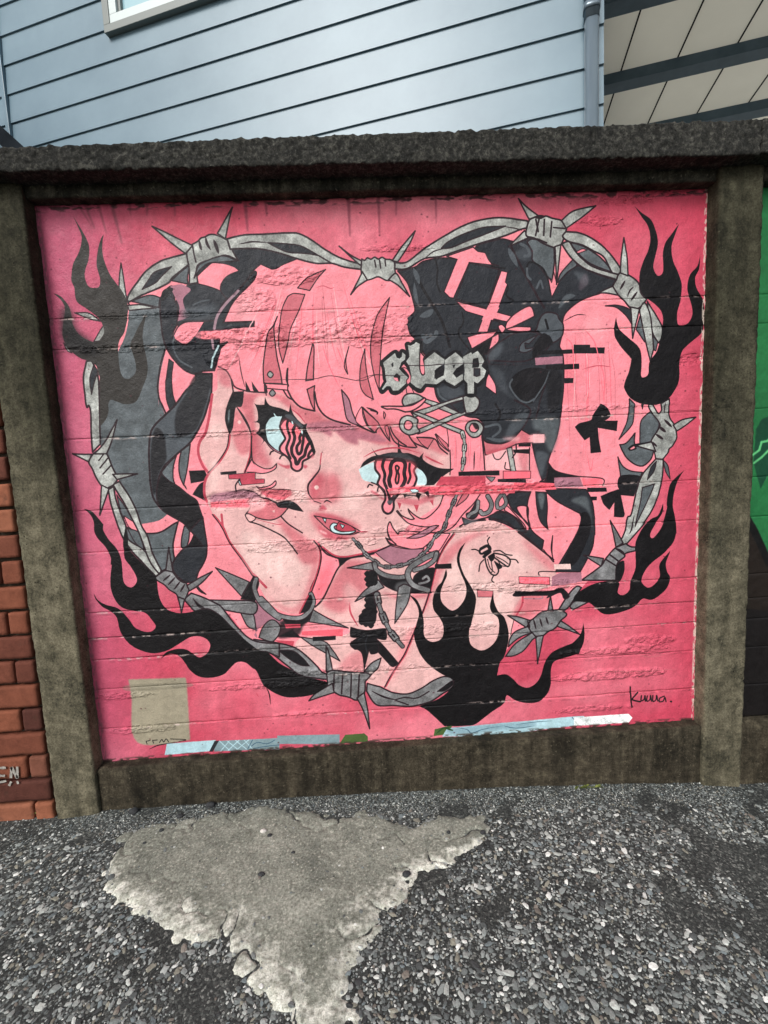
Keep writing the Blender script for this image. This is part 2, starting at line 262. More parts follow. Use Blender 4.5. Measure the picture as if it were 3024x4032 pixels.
MURAL = """
# interior of the heart: hair pink
F p 0 | A 640,790 780,620 900,500 1130,430 1300,380 B 220,330 500,290 800,320 1000,430 1290,510 1560,510 C 330,710 500,640 700,560 900,480 1100,420 1400,390 D 250,450 400,520 560,620 700,780 860,960 960,1100 1050,1240 1060,1500 H 1050,600 1080,700 1090,800 1040,1000 980,1100 920,1300 860,1500 780,1659 L 900,300 780,450 560,700 430,830 200,950 50,1050 K 1030,950 900,1050 580,1200 350,1330 100,1330 J 900,1250 700,1220 560,1160 350,1020 180,920 0,880 I 1400,650 1270,480 1150,380 930,290 860,220 700,130 E 880,1570 800,1400 720,1200 620,1000 520,830 430,680 370,540 370,300 330,100 A 320,1400 400,1150
B h 60 .55 | A 1500,800 1659,700 1659,900 1500,1000
B h 70 .5 | B 950,1000 1100,950 1150,1200 1000,1200
B h 60 .6 | D 440,1150 560,1180 560,1280 450,1280
B h 60 .45 | D 450,1070 560,1060 540,1110
B q 60 .5 | H 200,300 330,200 330,500 240,600
B q 50 .5 | H 560,350 620,400 600,600
B q 70 .5 | O 680,880 850,860 850,1120 700,1100
B q 60 .5 | J 520,400 640,200 640,420 500,560
# grey area left
F g 0 | A 640,860! 880,770! 895,900 910,1060 940,1170 915,1290 885,1450 880,1659 E 880,100 900,190 930,270! 850,360 810,440 800,600 805,800 830,940 880,1030 950,1090! 880,1140 740,1168! 680,1040 600,880 520,760 440,600 400,500 400,300 400,0 A 400,1500 A 600,1100
F g 8 | E 610,1190! 700,1228 800,1245 900,1232 1000,1170 1040,1150! 1015,1250 1000,1330 1003,1400 1012,1450! 990,1500 930,1540 900,1560! 800,1420 700,1400 640,1330
F g 6 | E 1090,1185! 1130,1200 1128,1290 1110,1350! 1070,1360 1068,1290
F g 6 | E 905,742! 960,675 1025,610! 1000,700 1000,800 1018,855! 960,815 920,780
F g 6 | E 1065,565! 1138,515! 1115,700 1085,850! 1055,780 1045,680
T o 6 | E 1085,840 1110,885
F d 6 | A 965,1275! 1000,1300! 985,1420 995,1560 E 1020,185! 975,240! 945,150 938,20 A 945,1420
L o 6 | A 930,1200 900,1300 880,1420 872,1500 885,1600 E 905,190 940,268
# left bow
F d 8 | A 890,780! 960,690 1000,690 1010,790 1040,850 1030,990! 1000,1050 1000,1100 1070,1150 1105,1155! 1255,965! 1330,960 1340,1030 1240,1060 1230,1110 1380,1105! 1380,1150 1440,1135! 1390,1180 1370,1250 1335,1365! 1240,1370! 1180,1395 1090,1360 1000,1270 940,1170 910,1060 895,900
F d 6 | A 1040,880 1030,780 1130,660 1250,670 1390,720 1440,770 1400,850 1340,960! 1100,965 1040,1000
F d 6 | A 1170,615! 1220,540 1300,490 1390,490 1530,545! 1430,600 1390,660 1390,720 1440,785! 1530,710 B 330,690 390,570 470,495! 530,525 580,538 660,495 760,455! 600,400 430,365 220,370! 290,470! 200,430 100,460
F p 0 | A 1195,625! 1260,560 1320,500 1400,495 1490,520 1530,550! 1440,590 1390,650 1380,690! 1290,660
F d 8 | A 1525,720! 1659,560 1659,620 1500,790 1440,900 1410,975! 1659,965! 1659,1005! 1390,1035! 1340,1030 1345,960 1400,830 1440,785
L M 9 | A 1530,715 1430,820 1360,920 1335,1025
L M 8 | A 1315,1105 1330,1190
F v 0 | A 975,678! 1060,660 1110,680 1140,710 1080,780 1100,870 1140,920 1035,965! 1050,850 1000,740
F k 0 | A 910,720 960,690 1000,700 960,760 900,800
B D 20 .9 | A 1100,860 1340,830 1300,930 1110,950
L D 5 | A 1160,830 1230,800 1290,790
L D 6 | A 1010,1080 1000,1180 1050,1280 1150,1340
F p 0 | A 1000,1075! 1060,1000 1250,967! 1180,1080 1105,1152! 1050,1130
L o 4 | A 1000,1090 1040,1010 1110,970 1250,965
P n 0 | A 1225,1048 1659,1045 1659,1100 1230,1108
B p 6 .75 | A 1225,1048 1659,1045 1659,1100 1230,1108
B p 10 .8 | A 1400,1050 1659,1050 1659,1100 1400,1100
L e 6 | A 1370,1165 1330,1260 1310,1340
# long ribbon on the left
F D 9 | E 1180,-60! 1180,0 1100,80 1020,190 930,280 850,360 815,430 802,560 805,700 815,850 840,960 900,1040! 870,900 880,800 900,742! 940,680 1000,625 1060,570 1120,520 1180,440 1250,300 1290,170 1312,90! 1315,-60!
B k 6 .75 | E 1180,-50 1300,-50 1300,60 1230,300 1160,420 1030,450 1020,260 1100,110
B k 6 .8 | E 850,390 920,430 940,550 940,650 880,760 860,900 830,900 815,600
F k 6 | E 900,750! 960,812 1040,860 1120,925 1190,975 1215,1040 1240,1120 1255,1230! 1150,1232 1080,1160 960,1090 900,1040 865,960 868,860
F d 8 | E 1140,1215! 1240,1110! 1262,1250 1275,1340 1270,1430 1240,1500 1205,1560 1180,1640 I 930,190 880,185 800,110 785,30! E 990,1500 1015,1452! 1080,1375 1130,1350 1240,1345!
F k 0 | E 1165,1255! 1240,1340! 1110,1355! 1145,1300
F k 3 | E 1130,735! 1255,730! 1275,790 1240,815 1145,832!
F k 3 | E 1160,925! 1210,850 1255,820! 1250,970!
F d 6 | I 985,140! 1000,230 1060,290! 1010,265 980,215
T h 3 | B 656,631 556,1005 457,1271
T h 4 | B 502,765 351,1072 176,1426
T h 4 | B 646,761 554,1071 439,1440
T q 3 | B 675,883 596,1131 490,1436
T h 4 | B 1060,658 1117,1019 1191,1449
T h 4 | B 1175,855 1270,1117 1399,1389
T r 2.5 | B 968,752 985,1066 1023,1314
T q 2.5 | B 1163,845 1284,1113 1378,1252
T h 4 | B 696,811 627,1096 530,1367
T h 3 | B 783,780 734,1080 688,1304
T q 3 | B 673,839 562,1110 488,1394
T h 3 | B 688,760 609,1070 515,1283
T r 2.5 | B 969,620 1003,1000 1026,1351
T q 2.5 | B 619,731 497,1055 389,1378
T q 3 | B 1134,630 1238,1005 1326,1314
T q 3 | B 904,859 899,1119 907,1291
T q 3 | B 816,613 797,996 747,1470
T q 3 | B 1013,888 1052,1134 1105,1324
T q 2.5 | B 597,796 480,1088 349,1268
T h 4 | B 929,868 927,1124 953,1338
T q 3 | B 1175,699 1282,1040 1400,1355
T h 4 | B 749,841 690,1111 625,1351
T q 3 | B 636,875 510,1127 419,1263
T r 2.5 | B 608,803 493,1092 369,1376
T q 3 | B 904,696 891,1038 907,1372
T r 2.5 | B 1041,723 1097,1051 1156,1306
T q 3 | H 416,59 433,400 428,791
T q 3 | H 342,26 347,400 321,672
T r 2.5 | H 348,46 341,400 382,865
T r 2.5 | H 636,193 666,400 666,947
T r 2.5 | H 275,37 278,400 305,1046
T r 2.5 | H 611,73 630,400 643,730
T q 3 | H 420,138 451,400 401,1058
T q 3 | H 623,175 630,400 634,663
T h 4 | H 410,43 458,400 423,593
T h 4 | H 324,104 342,400 316,771
T q 3 | H 563,186 554,400 593,623
T r 2.5 | H 568,178 591,400 598,669
T r 2.5 | H 515,167 539,400 538,1054
T q 3 | H 427,26 453,400 426,1027
T q 3 | G 930,860 938,960 923,1120
T q 3 | G 808,860 816,960 807,1120
T q 3 | G 870,860 878,960 864,1120
T r 2.5 | G 915,860 923,960 911,1120
T r 2.5 | G 1015,860 1023,960 1012,1120
T r 2.5 | G 902,860 910,960 896,1120
T r 2.5 | G 816,860 824,960 820,1120
T r 2.5 | G 890,860 898,960 883,1120
# hair strands of the fringe
F r 5 | B 770,690! 850,610 1000,540! 930,620 870,712!
F r 5 | B 690,760! 740,735 830,745! 780,880 720,1010 690,1150 650,1305! 618,1170 625,1000 645,860
F r 6 | B 605,925! 580,1020 600,1240 630,1380 645,1475! 495,1470! 490,1330 510,1170 530,1070 570,1010
F r 6 | B 893,1150! 905,1190 900,1440! 838,1450! 850,1350 870,1250
F r 6 | B 848,1520! 910,1490! F 905,110 F 912,245! F 880,180
F r 5 | B 1190,1170! 1165,1280 1180,1395! 1152,1320
F r 5 | B 1320,1190! 1325,1300 1345,1430 1390,1602! 1320,1560 1282,1480 1285,1330
F r 5 | B 1522,770! 1490,920 1460,1100 1440,1400 1437,1530! 1400,1420 1370,1260 1370,1120 1400,980 1440,880
F v 6 | F 1130,72! 1190,150 1220,260 1270,365! 1180,320 1150,200
T o 9 | F 505,20 690,30
T o 7 | F 500,10 520,70
F p 5 | F 505,20! 690,30! 690,75! 520,60!
L o 6 | F 690,-100 680,-20 695,40
# forehead and face
F s 0 | F 320,90! 500,85 640,100 760,195 912,245! 1000,300 1200,360 1400,420 1500,490 1659,560 G 600,900 770,1000! 775,1200 740,1330 680,1420 600,1480 480,1560 F 1659,1200 1540,1330 1300,1400 1150,1440 1040,1400 950,1340 880,1290 F 400,1250 F 380,450 330,280 290,150
B S 14 .95 | F 320,95! 640,110 760,200 912,245 1000,300 1200,360 1400,420! 1500,480 1590,500 1540,520 1440,520 1340,490 1260,470 1265,520! 1170,490 1090,420! 1050,400 1050,455! 960,410 870,400 800,300 700,220 560,130 420,150 430,420 420,700 350,600 380,400 300,200
B V 10 .75 | F 850,350 1100,330 1400,420 1500,480 1440,500 1260,470! 1265,520! 1170,490 1090,420! 1050,400 1050,455! 960,410 870,400
B S 16 .9 | G 0,800 200,850 400,960 560,960 700,1010 760,1000 640,880 400,800 200,700
B m 26 .55 | F 395,430 470,420 500,560 560,690 470,700 410,620
B m 26 .6 | G 150,1040 350,960 520,980 720,1110 600,1060 350,990
F p 5 | F 395,640! 430,680 500,715 560,710 600,675! 595,710 550,740 480,755 400,745 340,745!
F p 5 | F 400,850 470,870 550,850 590,815 590,850 540,880 470,885
L o 5 | F 905,600 880,560 850,470
# left hand and arm
F s 0 | E 1320,90! 1360,60 F 120,-90 F 190,-90 F 245,60! F 290,95 F 215,200 F 180,300 F 215,430! 200,530 130,660 50,760 10,840 10,930 30,990 0,960 E 1270,960 E 1255,830 E 1290,740 E 1210,600 E 1215,500 E 1260,420 E 1300,250
L m 9 | E 1318,110 1290,310 1260,430 1215,500 1205,590 1240,690 1290,750
F s 0 | F 215,430! 250,370 250,240! 270,210! 310,260 370,380 395,460 390,600 340,740! 400,770 430,860 520,960 640,1100 800,1240 880,1290! J 530,100! 540,190 510,320 460,470 370,655! 260,645 130,570 40,430! 0,330 F 420,1600 320,1450 220,1320 150,1200 80,1090! 20,960! 10,840 50,750 130,660 200,540
B S 16 .8 | F 250,240 310,260 370,400 390,560 300,600 230,420
B S 18 .85 | F 600,1110 700,1170 850,1290 930,1340 940,1480 800,1480 740,1340 640,1200
B S 16 .6 | J 500,150 530,250 470,470 370,650 200,600 60,430 180,560 340,600 440,400
L m 9 | F 215,440 200,540 130,660 50,750 12,830 10,930 28,985
L o 4 | F 210,440 190,550 120,660 40,750
L m 8 | F 395,430 385,600 340,745
L o 5 | F 395,450 388,610 340,745
L m 9 | F 85,1095 160,1190 220,1320 320,1450 420,1600 J 0,335 100,440
L o 4 | F 75,1090 150,1190 215,1320 310,1450 410,1600
L m 8 | F 150,1090 160,1180
F k 3 | F 240,90! 330,85! 315,200 265,215 250,300 240,380 215,435! 190,360 180,290 200,190
B e 6 .5 | F 205,250 218,235 212,330 203,330
T o 10 | F 265,200 320,280 370,370 395,440
F k 0 | F 395,450! 400,560 405,640 420,690! 395,640 388,560
F S 6 | F 345,1095 375,1085 450,1120 550,1135 630,1105 695,1035! 600,1000 530,960! 400,960 380,1040
B s 10 .7 | F 370,960 480,960 500,1030 400,1070 340,1050
F s 5 | F 345,1095 375,1085 430,1120 380,1150
L o 5 | F 380,1150 450,1170 560,1220 650,1270 720,1340 770,1410
L o 5 | F 635,1105 700,1170 810,1240
F k 4 | F 595,1000! 640,985 700,978 760,1005 815,1065! 740,1050 690,1035 620,1030
T D 3 | F 640,1000 700,990 740,1000
L o 5 | F 170,960 200,920 260,900 340,890 420,915 470,950 530,965 600,995
B v 8 .9 | F 50,960 100,920 330,895 450,930 430,970 250,960 100,1000
B q 6 .9 | F 60,990! 380,960! 380,1030! 60,1035!
B h 12 .9 | F 370,965 480,960 500,1020 370,1010
F k 2 | F 140,745! 270,735! 270,755! 145,765!
P m 3 | F 205,765 425,745 425,800 500,800 500,835 310,850 300,800 210,800
F e 4 | F 285,815! 300,815! 315,850! 300,850!
L o 5 | F 300,800 265,850 270,900
P R 0 | F 470,900 600,885 720,890 720,930 660,970 520,950
B m 8 .9 | F 480,905 650,895 650,920 500,930
L o 3 | F 500,885 600,885 700,890
B R 8 .9 | F 560,950 660,945 620,975
B l 26 .75 | F 330,1220 560,1320 640,1500 480,1620 330,1440
B l 22 .7 | J 120,120 330,180 400,330 280,440 120,330
B l 16 .6 | F 60,650 140,700 120,860 50,880
B l 14 .6 | F 60,380 150,340 170,430 100,480
# hair between arm and chest, chest
F p 5 | J 545,120! 600,175 690,205 700,270! 640,400 560,530 500,600! 455,480 520,320 545,200
B q 30 .8 | J 540,330 640,220 620,400 500,560
F s 0 | J 480,620! 560,530 620,420 695,270! 780,200 900,190 1000,190 1460,320! 1420,520 1380,640 1310,790 1230,980 1070,1250! 930,1215 930,1130 600,1120 480,1040 330,920! 400,850 720,830 760,770
B S 22 .85 | J 560,560 700,290 780,215 980,250 960,330 900,500 840,540 780,600 700,650
B S 20 .6 | J 770,1000 900,960 900,1110 700,1110
B S 14 .8 | J 1040,480 1180,500 1400,480 1400,520 1200,540
L o 6 | J 500,600 560,540 620,420 690,280 780,205 900,185 980,165
L o 5 | J 530,100 600,170 690,205
L m 9 | J 530,90 545,190 520,320 465,470 375,650
L o 5 | J 490,60 535,120 548,200 525,320 470,480
F k 0 | J 685,200! 730,205 780,200! 730,250 702,272!
T m 8 | J 780,560 790,650 850,760
# right shoulder
F s 0 | G 740,1659! 850,1595 930,1562 1060,1550 1170,1570 1260,1620 1340,1659 K 1180,40! 1410,230! 1430,300 1400,420 1160,500 1150,600 1090,700 1060,850 1040,900! 900,1060 500,1170 300,1310 100,1290 30,1250! J 1070,1250 1150,1110 1230,980 1310,780 1380,640 1430,500 1460,320 1510,180 1610,10
B S 18 .75 | K 520,150 700,20 900,-20 720,60 560,240 440,460 360,640 380,500 440,330
B S 25 .75 | K 1150,40 1410,230 1420,300 1380,300 1250,180
B q 30 .45 | K 200,850 290,760 200,1000 60,1240 120,1080
B S 15 .8 | K 1160,520 1380,520 1300,640 1080,700
B l 40 .7 | K 520,300 900,350 1100,500 850,800 550,420
L m 8 | K 600,0 520,110 470,210 440,320 400,480 340,650
L o 5 | K 595,-5 515,110 465,215 432,330 390,500 335,660
L m 9 | K 290,760 200,980 120,1100 40,1245
L o 5 | K 285,770 190,990 110,1110 30,1255
L m 7 | K 1160,520 1150,590 1090,700
L o 3 | K 1090,700 1070,770 1060,830
L o 6 | K 1120,-10 1250,90 1410,215
L o 6 | G 850,1600 930,1563 1060,1550
B p 20 .7 | K 10,1200 110,1130 100,1080 40,1190
B l 24 .6 | K 560,260 760,200 760,330 600,400
B l 20 .6 | K 960,160 1150,180 1240,280 1050,330
B l 24 .5 | J 760,400 900,520 880,640 740,540
# dark mass of the headdress
F d 7 | C 345,760! 480,730 560,680 700,655 830,660! 1000,570! 970,590 1000,550 1100,520 1200,500 1300,520 1400,500 1440,490 1620,560 1620,700 1605,835! 1560,800 1595,900 1605,970! 1640,880 D 200,860 250,800 350,720 430,740 560,800 690,840! 640,890 540,945! 420,985 330,1040 260,1110 240,1180 H 245,0 230,60 215,130 240,190 250,330 245,480 232,600 222,700 195,860 140,1010 120,1090 150,1150 110,1240! 50,1240! G 1600,1180 1530,1240! 1500,1150 1470,1050 1450,960 1430,860! 1400,860 1350,825 1280,890 1200,925 1120,925 1060,905 1030,850 1045,780 1000,720 900,700 720,610 665,550 645,470! 640,350 580,220 C 555,1430 530,1390 490,1320 445,1270 430,1200 450,1130 485,1085 470,1000 450,930 420,850
F g 7 | C 1400,525! 1440,500 1540,520 1620,565! 1622,700 1605,835! 1560,800 1500,720 1445,675 1440,600
F g 6 | D 200,860! 225,780 330,660! 355,715 280,770
L o 8 | C 1270,560 1360,740 1480,960 1540,1060
L k 10 | C 480,740 560,920 700,1160 770,1380
L k 6 | C 650,660 670,740 665,850 690,930
L k 6 | C 1080,640 1110,720 1220,740 1240,770 1225,850 1245,900 1230,960 1290,1000
T D 22 | C 1250,580 1280,640 1320,720
T D 20 | C 475,740 500,800 520,860
T D 16 | C 480,860 490,960 510,1030
B D 10 .6 | C 1300,620 1400,560 1440,620 1380,680
L D 10 | C 1380,640 1420,630 1400,570 1350,540
L k 6 | C 1390,780 1420,690 1520,730 1570,820 1590,930
L D 8 | C 1400,740 1405,800 1430,830
L D 7 | C 1480,900 1510,840 1530,900
T D 26 | C 530,1130 590,1110 630,1080
L D 14 | C 550,1290 580,1340 650,1290 660,1260
L D 9 | C 560,1300 620,1280
L k 5 | C 870,1100 880,1180 840,1260 870,1330 930,1400
F d 0 | C 423,1150 445,1128 467,1150 445,1172
F d 0 | C 418,1200 440,1178 462,1200 440,1222
F d 0 | C 433,1250 455,1228 477,1250 455,1272
F d 0 | C 1063,640 1085,618 1107,640 1085,662
F d 0 | C 1083,690 1105,668 1127,690 1105,712
F d 0 | C 1208,760 1230,738 1252,760 1230,782
F d 0 | C 1223,850 1245,828 1267,850 1245,872
F d 0 | C 963,590 985,568 1007,590 985,612
# pink criss-cross ribbon
P p 5 | C 745,640 960,565 1000,600 1060,610 1085,665 1110,700 1170,718 930,690 800,982 768,975 722,930 830,665
F d 7 | C 930,692! 1178,748! 1072,1065! 818,988!
P p 5 | C 1190,758 1242,770 1225,850 1240,870 1160,1085 1078,1260 998,1260 1040,1140 1075,1070
P p 5 | C 820,1005 1070,1072 1275,1130 1235,1175 1040,1132 900,1090 860,1050
P p 0 | C 1085,1040 1175,1060 1110,1180 1030,1160
F d 7 | C 1110,1165! 1165,1170 1180,1200 1160,1240! 1085,1245!
F k 7 | C 1120,1300! 1090,1410! 1060,1440 950,1400!
F p 6 | C 1235,1178! 1300,1110 1400,1052 1440,1060 1462,1130! 1330,1195 1230,1235
F p 6 | C 1230,1235! 1310,1215 1430,1218! 1425,1250 1330,1255 1220,1240
F p 6 | C 1160,1250! 1000,1275 910,1300! 950,1397! 1120,1297!
F p 6 | C 1115,1300! 1170,1270! 1165,1340 1085,1412!
F p 6 | C 1165,1215 1195,1198 1225,1230 1195,1265
# bow knot area dark
F d 7 | C 1075,1490! 1100,1420 1180,1340 1300,1270 1420,1255 1500,1275 1540,1320 1590,1350 1560,1400 1480,1460 1350,1500
B D 14 .9 | C 1085,1440 1200,1340 1180,1440 1100,1500
F D 5 | C 1340,1380! 1370,1340 1490,1280! 1420,1350 1385,1350 1390,1395! 1460,1390 1390,1425 1340,1415
F D 7 | C 1480,1230 1510,1140 1560,1100 1640,1110 D 210,1150 245,1200 235,1290 160,1345 110,1300 20,1250
B g 8 .5 | C 1490,1230 1530,1130 1570,1120 1560,1220
L k 8 | D 100,1160 120,1230
L k 6 | C 1490,1250 1600,1360 D 120,1290 20,1380
F k 0 | D 0,1380 60,1290 100,1270 160,1345 60,1420 0,1480
T D 22 | D 210,1060 270,980 340,960
B g 10 .35 | D 200,1060 300,940 320,960 240,1060
B D 12 .8 | D 330,760 450,800 420,880 350,800
B M 8 .25 | D 380,840 430,780 450,860 380,920
F p 4 | D 120,805! 150,855! 168,770! 190,860! 205,865 150,975!
F p 4 | D 355,600! 400,580 440,585! 400,600 370,612!
# dark lower lobes
F k 0 | G 1270,400 1400,310 1580,330 1560,450 1450,590 1380,590 1300,520
B D 12 .5 | G 1100,300 1200,340 1240,480 1310,570 1180,480
L D 6 | G 1280,400 1260,460 1330,560 1400,590 1460,560
L o 6 | G 1300,570 1420,640 1410,720 1350,820 1280,880
L D 8 | G 1060,790 1160,770 1180,820 1120,870
T D 16 | G 1070,880 1180,900 1280,870
B D 10 .8 | G 1300,700 1410,680 1350,800 1220,880
L k 8 | G 1140,600 1180,680 1160,740
L D 7 | G 670,480 690,540 760,580 830,560
B D 8 .6 | G 680,470 830,460 880,520 740,560
F p 5 | G 1085,350! 1140,440 1148,525! 1060,460! 1068,400
L o 5 | H 100,440 60,560 20,720
L D 5 | H 130,340 90,440 0,580
B g 14 .9 | H 10,720 200,720 200,840 150,1000 90,900 60,830 0,800
B D 10 .9 | H 20,1000 120,1010 100,1090 60,1200
B k 10 .8 | H 130,340 230,350 220,600 120,640
F k 5 | H 125,1085! 170,1140 250,1170 380,1195! 170,1200! 170,1300 100,1300
# right tail ribbon
F d 7 | H 110,1325! 180,1295 430,1300! 480,1400 497,1520 500,1659 L 703,220 690,320 640,430 590,520! 390,520! 430,440 500,320 570,190 600,90 590,50 H 390,1500 330,1470 200,1400
B g 10 .9 | H 310,1390 430,1360 470,1500 480,1640 460,1500 400,1440
F k 0 | H 390,1500 440,1490 470,1560 460,1659 L 660,230 560,440 430,500 500,330 590,160
F d 6 | H 20,1320! 105,1325! 115,1450 110,1550 120,1625! 60,1560 30,1450
B g 6 .9 | H 40,1340 90,1345 75,1460 55,1440
P k 0 | H 440,1285 595,1285 600,1318 440,1322
P k 0 | H 465,1358 520,1358 518,1388 470,1392
# collar ribbon at right (ear to shoulder)
F d 7 | G 1240,1350! 1300,1320 1430,1320! 1405,1400 1400,1500 1420,1600 L 70,0 L 160,-10 L 165,100 L 200,190 L 290,265! L 278,345! L 120,210! L 0,140 G 1130,1550! G 1090,1540 1160,1480 1230,1490 1330,1550 1390,1640! 1420,1620 1390,1560 1270,1450
F d 6 | G 870,1530! 960,1560 1050,1540! 1130,1500 1220,1490 1300,1530 1390,1650! L 150,200! 90,190 0,120 G 1210,1560 1080,1530 960,1560 890,1590!
B g 10 .7 | G 890,1540 1000,1540 960,1570 890,1580
F p 5 | G 1215,1470! 1230,1430 1300,1500 1380,1590 1395,1640! 1330,1545
F k 5 | L 365,225! 352,330 375,440! 360,360
L o 4 | L 290,340 370,440
# ear
F S 6 | G 1035,860! 1060,910 1120,925 1200,925 1280,890 1355,812! 1420,850! 1540,850! 1540,912! 1430,920! 1320,930 1200,985 1110,1020 1060,1018!
B m 10 .6 | G 1050,1000 1150,1010 1300,930 1200,960
B h 10 .8 | G 1430,855 1540,855 1540,910 1430,915
B h 12 .7 | G 1200,880 1340,870 1330,900 1270,905
F h 0 | G 1060,1025! 1240,970 1420,960! 1415,1140! 1060,1140!
B S 14 .7 | G 1330,1000 1410,980 1400,1140 1360,1140
F w 5 | G 1235,965! 1275,955! 1320,1220! 1280,1225!
L o 4 | G 1120,1010 1140,1050 1180,1050 1225,990
L o 4 | G 1225,1080 1220,1130 1270,1140
L o 5 | G 1310,930 1310,990 1280,1040
P k 0 | G 1330,930 1430,925 1430,950 1330,950
P k 0 | G 1285,975 1425,970 1420,1010 1290,1000
L o 4 | G 1420,960 1420,1140
# hair detail on the right of the face
F r 5 | G 60,630! 110,680 165,740 170,838! 90,740
F p 4 | G 50,625 60,700 100,790 160,838 60,790 0,730
F r 4 | G 238,785! 268,790 280,892! 250,840
F r 4 | G 230,665! 245,690 235,725! 228,700
T o 8 | G 90,632 180,665
F p 0 | G 280,790! 400,850 500,880 640,880 770,1000! 770,860! 400,780
F r 4 | G 500,875! 640,885! 590,965! 540,930
L o 5 | G 270,800 310,900 380,945 490,960
L o 5 | G 440,870 500,955
L o 5 | G 430,850 460,900 500,930 590,968
L o 5 | G 500,875 640,885 690,960 750,1010
F r 4 | G 655,845! 750,930! 760,985! 700,920
L o 4 | G 650,850 690,930 760,990
L o 4 | G 770,980 775,1100 770,1180
L o 5 | G 1030,870 1045,1000 1055,1140
T o 6 | G 970,990 968,1060 965,1140
L o 3 | G 745,800 755,870 760,950
# wisps below the right eye
F p 6 | G 1030,1320! 960,1420 880,1500 800,1600 700,1659! G 610,1659 640,1600! 560,1605 440,1580 370,1520 335,1480! 345,1475 380,1515 450,1545 480,1540! 440,1490 430,1460! 470,1500 540,1540 600,1520 680,1440 715,1350! 750,1325
F r 5 | G 935,1320! 900,1380 820,1440! 850,1380 890,1320
F p 6 | F 1525,1150 1505,1200 1510,1260 1530,1300! 1490,1280! 1540,1330 1659,1365 J 1300,130 1380,120! 1450,60 1500,0! G 730,1659! G 400,1640 G 350,1659 F 1590,1250 F 1550,1200
F v 5 | N 1390,1360! 1290,1370 1100,1470 930,1545! 1100,1540 1250,1480!
F v 4 | J 990,155! 1110,100! 1250,128 1390,125! 1340,190 1280,250 1180,270 1080,230
F p 5 | J 1500,0! 1600,0! 1520,130 1480,150 1420,150!
L o 5 | J 1095,0 1110,40 1160,90
T o 8 | J 1075,35 1110,85 1170,100
L o 6 | J 540,100 640,180 740,200 860,180 980,155 1110,100
L m 6 | J 560,110 650,175 740,190 860,170 1000,140
# eyes
F k 0 | F 400,150! 430,190 500,195! 505,130! 540,195 640,225 700,252! 712,188! 738,272 810,350 850,345! 845,400 890,500 908,600! 870,600 620,575! 560,545 500,490! 470,525! 490,480 430,425! 455,400 455,345 395,335! 445,320 440,230
F V 4 | F 500,465! 550,530 630,580 700,620! 640,600 560,555 515,500
L o 5 | F 545,600 555,580 575,570
L o 5 | F 625,635 640,610 670,605
F e 0 | M 610,330 640,250 690,190 760,165 875,165! 840,250 835,330 870,430 920,530 850,610 832,735! 760,690 660,590 620,480
T e 5 | M 740,110 770,160 820,180
B D 4 .8 | M 920,150 1000,130 1100,200 1220,330 1210,400 1100,310 1000,230
F p 10 | M 870,270! 920,215 970,222 1050,270 1150,350 1250,470 1320,580 1380,670 1395,770 1300,850 1215,900 1200,1000 1150,1050 1090,1050 1030,1000 1015,910 960,830 850,740 838,660 900,570 925,520 880,430 840,330
B n 20 .7 | M 870,270 960,230 1000,300 1100,340 1180,430 1250,550 1300,620 1200,600 1100,450 980,400
L o 9 | M 970,240 955,300 970,390 1000,500 970,600 945,680 970,760 1010,850
L o 11 | M 1080,330 1055,400 1080,500 1060,600 1030,680 1040,780 1090,860 1100,930 1130,935 1170,860 1240,800 1265,700 1310,610
L o 10 | M 1190,450 1160,510 1165,580 1115,660 1120,740 1150,780 1190,730 1205,640 1220,560 1225,430
L o 9 | M 1370,700 1320,760 1300,820
L k 12 | M 1230,370 1300,500 1350,600 1395,740
T e 6 | M 1035,240 1050,290
T e 7 | M 1195,390 1205,450
B m 6 .8 | M 800,920 900,960 1000,960 980,1020 850,970
B m 6 .8 | M 1220,960 1290,970 1250,1020
B h 5 .9 | M 770,860 860,880 870,910 800,900
B r 8 .8 | M 1340,840 1395,770 1385,850
T m 6 | M 1020,40 1150,140 1260,280
F k 0 | N 250,530! 300,440 400,370 480,345! 412,222! 500,332 600,318 700,300 795,300! 803,90! 850,290 960,310 1110,370! 1172,300! 1160,390 1240,460 1400,525 1615,537! 1450,650 1320,775! 1185,780! 1215,740 1205,650 1120,550 1000,470 900,420 700,390 480,410 350,470
B D 6 .5 | N 400,380 700,310 900,320 1050,420 900,400 600,350
F e 0 | N 230,545! 330,485 470,430! 470,560 530,640 500,765! 400,730 290,690
F e 0 | N 1060,520! 1150,570 1208,660 1215,740 1190,770 1080,775! 1070,680 1040,610
F p 11 | N 490,405! 980,430! 1060,495 1030,570 1070,680 1030,795! 860,860 790,930 740,1000 740,1090 710,1160 650,1190 590,1150 575,1070 615,980 600,860 520,780 505,740 535,640 475,550 470,460
B n 20 .8 | N 500,420 960,440 1040,500 1000,700 820,740 560,560
L o 11 | N 600,400 575,500 610,620 600,720 640,830 670,930 690,1030
L o 14 | N 690,790 670,700 695,600 690,520 720,440 790,405 870,420 905,480 890,600 905,690 880,760
L o 7 | N 785,490 765,510 780,600 765,690 775,745 800,740 815,640 800,570 815,520 785,490
L o 9 | N 970,465 965,560 980,650 945,745
L o 12 | N 860,780 790,890 700,990 680,1040
B D 4 .8 | N 650,1000 720,1000 700,1050 650,1040
P R 0 | N 640,835 830,800 1000,795 1659,790 1659,930 1300,905 1050,860 880,880 690,930
B h 6 .7 | N 680,860 900,820 860,880 700,900
B m 6 .7 | N 1000,830 1600,820 1600,880 1200,880
F e 2 | N 970,840! 1050,830! 1100,860 1020,885
F k 0 | N 870,910! 1060,920! 1090,880 1250,962! 1140,910 1105,1008! 1060,940 920,940 905,1000! 890,940
F k 0 | N 1180,880! 1250,962! 1240,860
B m 10 .55 | N 760,1000 900,960 1080,980 1300,900 1320,1000 1250,1010 1060,1070 860,1040
